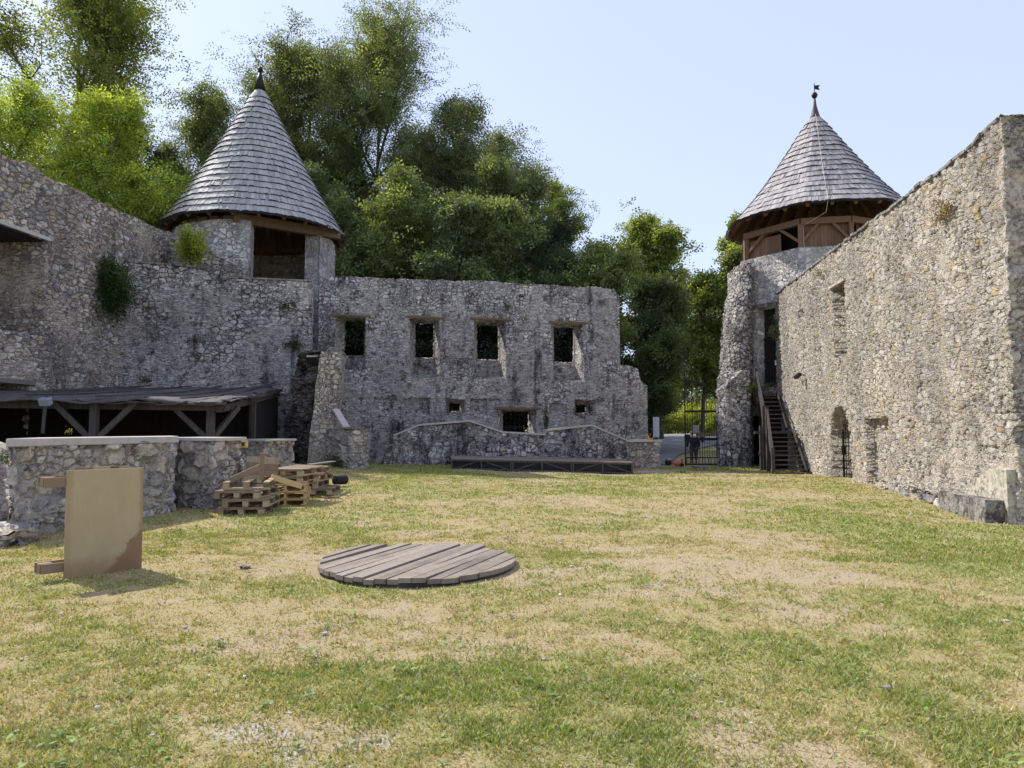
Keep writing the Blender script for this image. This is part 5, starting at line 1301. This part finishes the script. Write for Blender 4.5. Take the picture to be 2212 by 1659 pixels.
# ================================================================== vegetation
def leaf_arrays(cent, spread, count, size, tint, r, asp=.5, jit=.25, spray=None, up=.55, droop=0.0, fl=1, fan=.6):
    """cent (m,3) spray centres; leaves scattered round each, or set along short fronds of fl leaves"""
    m = len(cent); nf = max(1, count//fl); k = r.integers(0, m, nf)
    off = np.clip(r.normal(0, 1, (nf, 3)), -1.5, 1.5)*np.array(spread)
    if spray is not None: off += spray[k]*r.uniform(-1, 1, (nf, 1))
    off[:, 2] -= droop*np.abs(r.normal(0, 1, nf))*spread[0]
    P = cent[k]+off
    nrm = r.normal(0, 1, (nf, 3)); nrm[:, 2] = np.abs(nrm[:, 2])+up; nrm /= np.linalg.norm(nrm, axis=1)[:, None]
    if spray is not None:
        d = spray[k]/(np.linalg.norm(spray[k], axis=1)[:, None]+1e-6)+r.normal(0, .55, (nf, 3)); d[:, 2] -= droop
    else: d = r.normal(0, 1, (nf, 3))
    d -= nrm*(d*nrm).sum(1)[:, None]*.6; d /= np.linalg.norm(d, axis=1)[:, None]
    b = np.cross(nrm, d); b /= np.linalg.norm(b, axis=1)[:, None]
    sz = size*r.uniform(.65, 1.3, (nf, 1))
    ct = np.array(tint)[None, :] if np.ndim(tint) == 1 else tint[k]
    c0 = ct*np.clip((1+r.normal(0, jit, (m, 1)))[k], .45, 1.8)*(1+r.normal(0, .14, (nf, 1)))
    Vs = []; Cs = []
    for q in range(fl):
        if fl > 1:
            sgn = 1 if q % 2 else -1
            base = P+d*sz*(.55*(q-(fl-1)/2))+nrm*sz*r.normal(0, .06, (nf, 1))
            a = b*sgn*fan+d*(1-fan)+nrm*r.normal(0, .25, (nf, 1)); a /= np.linalg.norm(a, axis=1)[:, None]
            ctr = base+a*sz*.5; w = np.cross(nrm, a)
        else:
            a, w, ctr = d, b, P
        Vs.append(np.stack([ctr-a*sz*.5, ctr+w*sz*asp*.5, ctr+a*sz*.5, ctr-w*sz*asp*.5], 1))
        Cs.append(c0*(1+r.normal(0, .12, (nf, 1)))*(1+r.normal(0, .04, (nf, 3))))
    V = np.concatenate(Vs).reshape(-1, 3); c = np.concatenate(Cs)
    return V, np.repeat(np.clip(c, .005, .6), 4, 0)
def tubes_np(paths):
    m = MB()
    for p, rr in paths: m.tube([tuple(q) for q in p], list(rr), 6 if rr[0] > .06 else 4, cap=False)
    return m
def tree_geo(seed, H, cw, base=.28, nl=13, rt=None, droop=.1, steep=(.35, 1.0), sub=6, shape=1.0):
    """trunk, limbs and twigs; returns branch paths and spray centres (local, base at the origin)"""
    r = np.random.default_rng(seed); rt = rt or H*.013
    tp = [np.zeros(3)]; d = np.array((r.normal(0,.04), r.normal(0,.04), 1.0))
    for i in range(8):
        d = d+np.array((r.normal(0,.05), r.normal(0,.05), 0)); tp.append(tp[-1]+d/np.linalg.norm(d)*H*.93/8)
    tp = np.array(tp); rr = np.array([rt*(1-.9*i/8)+.015 for i in range(9)])
    paths = [(tp, rr)]; cents = []; sprays = []
    def at(P, f): x = f*(len(P)-1); i = min(int(x), len(P)-2); return P[i]+(P[i+1]-P[i])*(x-i)
    for i in range(nl):
        h = (i+.5)/nl; t = base+(.97-base)*h**.92
        p0 = at(tp, min(t/.985, 1)); az = i*2.399+r.normal(0,.35)
        prof = (.42+.58*math.sin(math.pi*min(1, .12+.80*h**shape)))
        el = steep[0]+(steep[1]-steep[0])*h+r.normal(0,.1); L = cw*prof*r.uniform(.8, 1.12)/max(.62, math.cos(el))
        P = [p0]; e = el
        for k in range(5):
            e += r.normal(0,.10)+.05; az += r.normal(0,.12)
            P.append(P[-1]+np.array((math.cos(az)*math.cos(e), math.sin(az)*math.cos(e), math.sin(e)))*L/5)
        P = np.array(P); rl = rt*(.50-.30*h); paths.append((P, [rl*(1-.85*k/5)+.008 for k in range(6)]))
        for j in range(sub):
            f = .28+.72*(j+.4)/sub; q0 = at(P, min(f, 1)); a2 = az+(1 if j % 2 else -1)*r.uniform(.4, 1.3); l2 = L*.42*(1.15-.5*f)*r.uniform(.7, 1.3); e2 = el*.5+r.normal(.1,.3)
            q1 = q0+np.array((math.cos(a2)*math.cos(e2), math.sin(a2)*math.cos(e2), math.sin(e2)))*l2*.55
            q2 = q1+np.array((math.cos(a2+r.normal(0,.4)), math.sin(a2+r.normal(0,.4)), r.normal(.1,.3)-droop))*l2*.5
            paths.append((np.array([q0, q1, q2]), [rl*.35+.006, rl*.2+.005, .005]))
            for q in (q0*.4+q1*.6, q1, q1*.5+q2*.5, q2): cents.append(q+r.normal(0,.10,3)*l2); sprays.append((q2-q0)*.28)
            for _ in range(2):
                qq = q1+r.normal(0,.5,3)*l2*np.array((1,1,.55)); cents.append(qq); sprays.append((qq-q1)*.4)
        cents.append(P[-1]); sprays.append((P[-1]-P[-2])*.6)
        for _ in range(4):                      # leafy clumps round the limb
            c0 = at(P, r.uniform(.3, 1.0)); R0 = cw*r.uniform(.14, .27)
            for __ in range(11):
                u = r.normal(0, 1, 3); u /= np.linalg.norm(u); u[2] *= .7; cents.append(c0+u*R0*r.uniform(.5, 1.0)); sprays.append(u*R0*.25)
    A_ = np.array(cents); S_ = np.array(sprays); m_ = len(A_)      # foliage between neighbouring limbs
    i_ = r.integers(0, m_, int(m_*1.1)); j_ = r.integers(0, m_, int(m_*1.1)); f_ = r.uniform(.15, .5, (len(i_), 1))
    M_ = A_[i_]*(1-f_)+A_[j_]*f_; ok = np.linalg.norm(A_[i_]-A_[j_], axis=1) < cw*1.15
    return paths, np.concatenate((A_, M_[ok])), np.concatenate((S_, S_[i_][ok]))
TREES = 'trees behind the ruins'
def tree(name, label, px, ytop, Y, rpx, tint, n, size=.24, seed=1, base=.28, nl=13, sub=6, asp=.45, spread=.07, droop=.1, steep=(.35,1.0), shape=1.0, cat='tree', zb=None, group=TREES, mat=None, jit=.28, fl=None):
    n = int(n*3.6); size *= .95; fl = fl or (8 if 'locust' in name else 5)
    ytop += .055*(925-ytop)
    x = (px-CX)/F*Y; z0 = g1(max(-60,min(60,x)), min(Y, 90)) if zb is None else zb
    H = 1.6+(925-ytop)/F*Y*1.0 - z0; cw = rpx/F*Y
    r = np.random.default_rng(seed+100)
    paths, ce, spv = tree_geo(seed, H, cw, base, nl, None, droop, steep, sub, shape)
    t = thing(name, label, cat, (x, Y, z0), group)
    m = tubes_np(paths); m.v = [(a+x, b+Y, c+z0) for a, b, c in m.v]; m.build('trunk', M_bark, t, True)
    s = spread*cw+.12
    tn = np.array(tint)[None, :]*(1+r.normal(0,.0,(len(ce),1)))
    V, c = leaf_arrays(ce, (s, s, s*.62), n, size, tn, r, asp, jit, spv, .5, droop+.25, fl, .62)
    put('crown', mesh_np('crown', V, np.arange(len(V)).reshape(-1, 4), False, c), mat or M_leaf, t)
    return t
LOC = (.14,.18,.085); BRI = (.27,.36,.07); DRK = (.045,.066,.036); LGT = (.15,.205,.055); MID = (.15,.195,.095)
tree('locust_tree', 'tallest airy locust tree with feathery crown right of the left tower roof', 775, 38, 55, 195, LOC, 32000, .25, 1, .20, 15, 7, .36, .065, .25, (.55,1.15))
tree('locust_tree', 'feathery locust tree rising just behind the left tower roof', 575, 45, 57, 130, LOC, 19000, .25, 2, .22, 12, 6, .36, .07, .25, (.5,1.1))
tree('locust_tree', 'grey green locust tree left of the tower cone', 455, 190, 52, 120, LOC, 17000, .25, 3, .2, 12, 6, .36, .07, .25, (.45,1.0))
tree('locust_tree', 'slender locust tree whose thin top stands out against the sky over the back wall', 1118, 218, 58, 95, LOC, 12000, .26, 4, .25, 12, 6, .36, .08, .2, (.5,1.1))
tree('locust_tree', 'broad grey green locust tree above the middle of the back wall', 985, 222, 50, 150, (.15,.19,.10), 24000, .24, 5, .2, 15, 7, .4, .07, .2, (.35,1.0))
tree('locust_tree', 'feathery locust tree between the tallest one and the tower roof tip', 680, 60, 58, 120, LOC, 15000, .25, 61, .2, 13, 6, .36, .07, .25, (.5,1.1))
tree('locust_tree', 'feathery locust tree leaning right of the tallest one', 880, 115, 56, 115, LOC, 15000, .25, 62, .2, 13, 6, .36, .07, .25, (.4,1.0))
tree('deciduous_tree', 'grey green tree filling the canopy below the leaning locust', 905, 270, 53, 130, (.15,.19,.09), 18000, .24, 63, .15, 13, 7, .5, .09, .15)
tree('deciduous_tree', 'grey green tree right behind the slope of the left tower cone', 725, 250, 54, 120, (.15,.19,.09), 17000, .24, 64, .15, 13, 7, .5, .09, .15)
tree('deciduous_tree', 'light green rounded tree right of the broad locust', 1205, 335, 60, 85, LGT, 14000, .25, 6, .25, 12, 6)
tree('deciduous_tree', 'mid green bushy tree above the third window of the back wall', 1120, 330, 46, 90, MID, 19000, .22, 7, .12, 13, 7, .5, .09, .1)
tree('conifer_tree', 'dark conifer with layered boughs at the right end of the back wall', 1285, 425, 47, 95, (.036,.048,.036), 24000, .22, 8, .05, 20, 6, .25, .06, .35, (.05,.75), .55, mat=M_leafD)
tree('conifer_tree', 'dense blue green conifer left of the dark one above the fourth window', 1185, 405, 44, 80, (.10,.14,.075), 20000, .21, 9, .06, 18, 6, .3, .07, .3, (.1,.8), .6)
tree('deciduous_tree', 'bright green maple seen above the gate', 1428, 492, 56, 88, (.21,.27,.075), 19000, .25, 10, .26, 14, 7, .6, .08, .1)
tree('deciduous_tree', 'green maple left of the right tower, behind the gate', 1515, 600, 52, 80, (.20,.255,.072), 16000, .25, 11, .30, 13, 7, .6, .09, .1)
tree('deciduous_tree', 'loose pale green maple peeking out beside the right tower eave', 1592, 436, 50, 62, (.19,.24,.08), 9500, .26, 12, .25, 12, 6, .6, .08, .1, (.6,1.1))
tree('deciduous_tree', 'dark shady tree right of the ruin wall end', 1368, 585, 45, 70, (.09,.125,.06), 17000, .24, 13, .12, 13, 7, .5, .1, .15)
tree('deciduous_tree', 'dark shrubby tree close behind the left gate leaf', 1418, 730, 42, 48, (.10,.14,.05), 9000, .2, 14, .38, 12, 6, .5, .1, .15)
for i, (px, yt, Y, rp, l) in enumerate(((690,360,47,100,'dark understorey tree close to the right pillar of the left tower'),(790,395,45,100,'dark understorey tree above the first window of the back wall'),(885,380,46,95,'dark understorey tree above the second window of the back wall'),(985,420,44,95,'dark understorey tree above the lintel between second and third window'),(1075,430,43,90,'dark understorey tree right above the third window'),(1270,520,43,80,'dark low tree over the right end of the back wall'),(610,330,50,80,'dark tree hidden behind the left tower cone'))):
    tree('deciduous_tree', l, px, yt, Y, rp, (.15+.03*(i%3), .20+.035*(i%3), .11), 17000, .24, 20+i, .05, 13, 7, .48, .1, .15)
tree('deciduous_tree', 'big dark limbed tree at the upper left edge', 60, -150, 44, 190, (.17,.215,.055), 22000, .22, 31, .30, 14, 7, .5, .055, .1, (.7,1.25))
tree('deciduous_tree', 'dark leaved tree between the upper left tree and the sky gap', 225, 175, 48, 95, (.075,.105,.042), 17000, .24, 32, .2, 13, 7, .5, .07, .15, (.35,1.0))
tree('locust_tree', 'bright yellow green locust at the left edge above the left wall', -25, 155, 29, 150, BRI, 17000, .17, 33, .25, 14, 7, .36, .08, .25, (.45,1.1))
tree('locust_tree', 'bright yellow green locust over the middle of the left wall', 130, 200, 31, 125, BRI, 18000, .17, 34, .2, 14, 7, .36, .08, .25, (.45,1.1))
tree('locust_tree', 'lower bright green locust near the far end of the left wall', 255, 325, 33, 95, (.23,.31,.06), 15000, .17, 35, .15, 13, 7, .36, .09, .25, (.4,1.0))
tree('deciduous_tree', 'fresh green lime tree between the left wall and the tower', 372, 300, 41, 62, (.15,.215,.045), 11000, .22, 36, .2, 12, 6, .6, .09, .1)
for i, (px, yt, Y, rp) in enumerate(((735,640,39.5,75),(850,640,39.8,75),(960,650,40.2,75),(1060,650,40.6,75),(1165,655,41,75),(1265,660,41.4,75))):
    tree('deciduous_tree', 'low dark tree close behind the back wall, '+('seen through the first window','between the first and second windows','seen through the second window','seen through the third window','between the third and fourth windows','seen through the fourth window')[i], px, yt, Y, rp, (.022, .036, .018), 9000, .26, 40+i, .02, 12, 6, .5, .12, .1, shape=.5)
# far woods
r = np.random.default_rng(77); n = 420
fx = r.uniform(-75, 34, n); fy = r.uniform(77, 92, n)
hz_ = np.interp(fx, [-75,-40,-20,-6,3,14,34], [23,22,19,14,8,6,5.5]); fz = r.uniform(.3, 1, n)**.7*hz_
V, c = leaf_arrays(np.stack([fx, fy, fz], 1), (1.3, 1.3, 1.1), 46000, .55, np.array((.045,.07,.028)), r, .6, .35)
tag(put('treeline', mesh_np('treeline', V, np.arange(len(V)).reshape(-1, 4), False, c), M_leaf), 'far green wood behind the castle ruins', 'woods', kind='stuff')
# ------------------------------------------------------------------ shrubs
def shrub(name, label, c, sz, tint, n, size, seed, cat='shrub', group=None, asp=.4, up=.5, droop=.1, stems=6, jit=.25):
    r = np.random.default_rng(seed); t = thing(name, label, cat, c, group)
    k = max(8, int(n/45)); u = r.normal(0, 1, (k, 3)); u /= np.linalg.norm(u, axis=1)[:, None]; u *= r.uniform(.35, 1.0, (k, 1))
    ce = u*np.array(sz)+np.array((0, 0, sz[2]*.9))
    V, cc = leaf_arrays(ce, tuple(.17*s+.01 for s in sz), n, size, np.array(tint), r, asp, jit, u*np.array(sz)*.25, up, droop, 6 if n > 200 else 3, .62)
    put('foliage', mesh_np('foliage', V, np.arange(len(V)).reshape(-1, 4), False, cc), M_leaf, t)
    if stems:
        m = MB()
        for j in range(stems):
            e = ce[int(r.integers(0, k))]; m.tube([tuple(np.array(c)), tuple(np.array(c)+e*.5+r.normal(0,.05,3)*np.array(sz)), tuple(np.array(c)+e)], [.012*max(sz)+.004, .008*max(sz)+.003, .003], 5)
        m.build('stems', M_bark, t, True)
    return t
q = atY(226, 668, 25.0); shrub('wall_shrub', 'dark green leafy bush growing from the corner of the left stone walls', (q[0], q[1], q[2]+.05), (.82,.5,.98), (.050,.088,.022), 7000, .13, 51, droop=.5)
q = atY(228, 655, 24.9); shrub('wall_shrub', 'drooping dark leafy sprig under the bush in the corner of the walls', (q[0]+.45, q[1], q[2]-.30), (.42,.3,.55), (.045,.08,.02), 1800, .12, 52, droop=.6, stems=2)
q = atY(403, 571, 27.0); shrub('wall_shrub', 'bright yellow green seedling tree growing on top of the layered wall', (q[0], q[1]+.4, q[2]), (.52,.4,.78), (.26,.32,.03), 3600, .12, 53)
q = atY(432, 548, 27.3); shrub('wall_shrub', 'small yellow green side sprig right of the seedling tree', (q[0], q[1], q[2]), (.2,.2,.12), (.26,.32,.03), 260, .12, 54, stems=2)
for i, (px, py, Y, s, l) in enumerate(((1441,903,71.5,(1.7,1.2,.75),'olive yellow bush at the far road bend behind the gate'),(1484,890,72.5,(2.1,1.3,.95),'brightest yellow green bush at the road bend behind the gate'),(1526,894,73,(1.9,1.2,.85),'yellow green bush behind the right gate leaf'),(1560,905,70,(1.4,1.0,.8),'green bush close to the tower behind the gate'),(1505,868,75,(2.6,1.5,1.3),'taller light green shrub behind the yellow bushes'))):
    x = (px-CX)/F*Y; zb_ = g1(x, Y); top_ = float(atY(px, py-12, Y)[2]); s = (s[0], s[1], max(.5, (top_-zb_)*.55))
    shrub('roadside_bush', l, (x, Y, zb_), s, (.27,.32,.045) if i in (1,2) else (.19,.235,.045), 4200, .26, 60+i, cat='bush', group='bushes beyond the gate')
q = atY(1445, 850, 46); shrub('roadside_bush', 'light green overhanging foliage left of the closed gate leaf', (q[0], 46, q[2]-.6), (.95,.9,1.2), (.19,.24,.06), 2600, .2, 70, cat='bush', group='bushes beyond the gate')
q = atY(1388, 905, 41); shrub('roadside_bush', 'dark ivy covered bush between the ruin wall and the left gate leaf', (q[0]+.2, 41, .1), (.7,.8,1.6), (.028,.045,.02), 3600, .16, 71, cat='bush', group='bushes beyond the gate')
TF = 'small plants rooted in the masonry'
def tuft(label, p, sz, n, tint, size, seed): shrub('wall_plant', label, tuple(p), sz, tint, n, size, seed, cat='plant', group=TF, stems=0)
tuft('green tuft low on the layered wall near its right corner', np.array(mP(mw(628,748)[0], -.12, mw(628,760)[1])), (.5,.12,.30), 420, (.06,.085,.03), .09, 81)
tuft('dark tuft high on the layered wall near its right corner', np.array(mP(mw(622,660)[0], -.08, mw(622,668)[1])), (.22,.1,.18), 240, (.035,.055,.02), .08, 82)
tuft('small green tuft on top of the torn pier', (-7.35,25.55,4.05), (.35,.2,.2), 260, (.06,.09,.03), .08, 83)
tuft('small plant low in the middle of the layered wall', np.array(mP(mw(314,868*0+875-10)[0], -.08, mw(314,880)[1])) if False else np.array(mP(mw(314,872)[0], -.1, 3.3)), (.25,.12,.12), 120, (.05,.075,.025), .08, 84)
for i, (px, py, l, s) in enumerate(((1090,660,'moss tuft below the top of the back wall above the third window',.28),(1125,640,'moss tuft right of the first one under the top of the back wall',.22),(1192,640,'large moss tuft under the wall top above the fourth window',.42),(1300,650,'small moss tuft near the right end of the back wall top',.25),(915,782,'moss on the sill of the second window',.25))):
    u, z = bw(px, py); off = -.05 if i < 4 else .75
    tuft(l, np.array(bP(u, off, z-.25)), (s, .1, s*.8), 170, (.045,.062,.022), .07, 90+i)
u, z = bw(1179, 925); tuft('narrow strip of ivy right of the low rectangular opening', np.array(bP(u, -.06, z-.2)), (.10,.08,.75), 420, (.05,.095,.02), .08, 96)
tuft('dry hanging grass at the far upper corner of the sunlit wall', rP(.35, -.12, 5.6), (.2,.35,.75), 700, (.13,.13,.07), .10, 97)
tuft('yellow green sprig on the gate pier beside the staircase', (10.75,32.1,3.0), (.28,.2,.3), 300, (.13,.16,.03), .09, 98)
tuft('weeds growing on the stone steps before the tower door', (11.75,32.7,3.45), (.4,.15,.14), 280, (.10,.13,.035), .09, 99)
tuft('dry brown plant in the upper part of the sunlit wall', rP(rw(2052,450)[0], -.12, rw(2052,462)[1]-.2), (.12,.3,.3), 300, (.17,.13,.07), .09, 100)
tuft('small green sprig in the sunlit wall left of the tall slot window', rP(rw(1775,610)[0], -.1, rw(1775,600)[1]-.1), (.12,.22,.2), 110, (.10,.12,.04), .08, 101)
tuft('weeds at the foot of the torn pier by the small wall stub', (-6.2,25.0,.25), (.4,.25,.25), 420, (.07,.11,.03), .1, 102)
tuft('tiny flowering weed on the pale slab of the long low wall', (-7.35,11.9,1.53), (.06,.04,.05), 40, (.14,.15,.04), .028, 103)
tuft('moss on the stones at the left end of the long low wall', (-7.55,10.75,1.0), (.16,.12,.16), 180, (.05,.075,.02), .05, 104)
tuft('grass at the left foot of the wooden stage wall', (-2.0,29.25,.12), (.5,.15,.12), 300, (.06,.10,.03), .1, 105)
# ================================================================== light, sky, camera
SUN = Vector((-.76, .585, 1.0)).normalized()       # towards the sun
el = math.asin(SUN.z); az = math.atan2(SUN.x, SUN.y)
L = bpy.data.lights.new('sun', 'SUN'); L.energy = 2.3; L.angle = rad(.5); L.color = (1.0, .95, .87)
lo = bpy.data.objects.new('sun', L); col.objects.link(lo); lo.rotation_euler = (-SUN).to_track_quat('-Z', 'Y').to_euler(); lo.location = (-20, 15, 40)
w = bpy.data.worlds.new('World'); sc.world = w; w.use_nodes = True; nt = w.node_tree; nt.nodes.clear()
sky = nt.nodes.new('ShaderNodeTexSky'); sky.sky_type = 'NISHITA'; sky.sun_disc = False
sky.sun_elevation = el; sky.sun_rotation = az; sky.air_density = 1.0; sky.dust_density = .7; sky.ozone_density = 2.0
hz = mixc(nt, .80, sky.outputs[0], (1.66, 1.80, 2.42))
bg = nt.nodes.new('ShaderNodeBackground'); bg.inputs[1].default_value = .15
ow = nt.nodes.new('ShaderNodeOutputWorld'); nt.links.new(hz, bg.inputs[0]); nt.links.new(bg.outputs[0], ow.inputs[0])
cam = bpy.data.cameras.new('camera'); cam.sensor_width = 36; cam.lens = F/2212*36; cam.clip_start = .05; cam.clip_end = 5000
co = bpy.data.objects.new('camera', cam); col.objects.link(co); co.location = tuple(CAM); co.rotation_euler = (math.pi/2+PIT, 0, 0); sc.camera = co
sc.render.engine = 'CYCLES'
sc.view_settings.view_transform = 'Standard'; sc.view_settings.look = 'None'; sc.view_settings.gamma = 1; sc.view_settings.exposure = 1.45
sc.cycles.max_bounces = 6; sc.cycles.diffuse_bounces = 4; sc.cycles.glossy_bounces = 2; sc.cycles.transmission_bounces = 4; sc.cycles.transparent_max_bounces = 8
sc.cycles.use_denoising = True
try: sc.cycles.denoiser = 'OPENIMAGEDENOISE'
except Exception: pass
sc.cycles.sample_clamp_indirect = 6
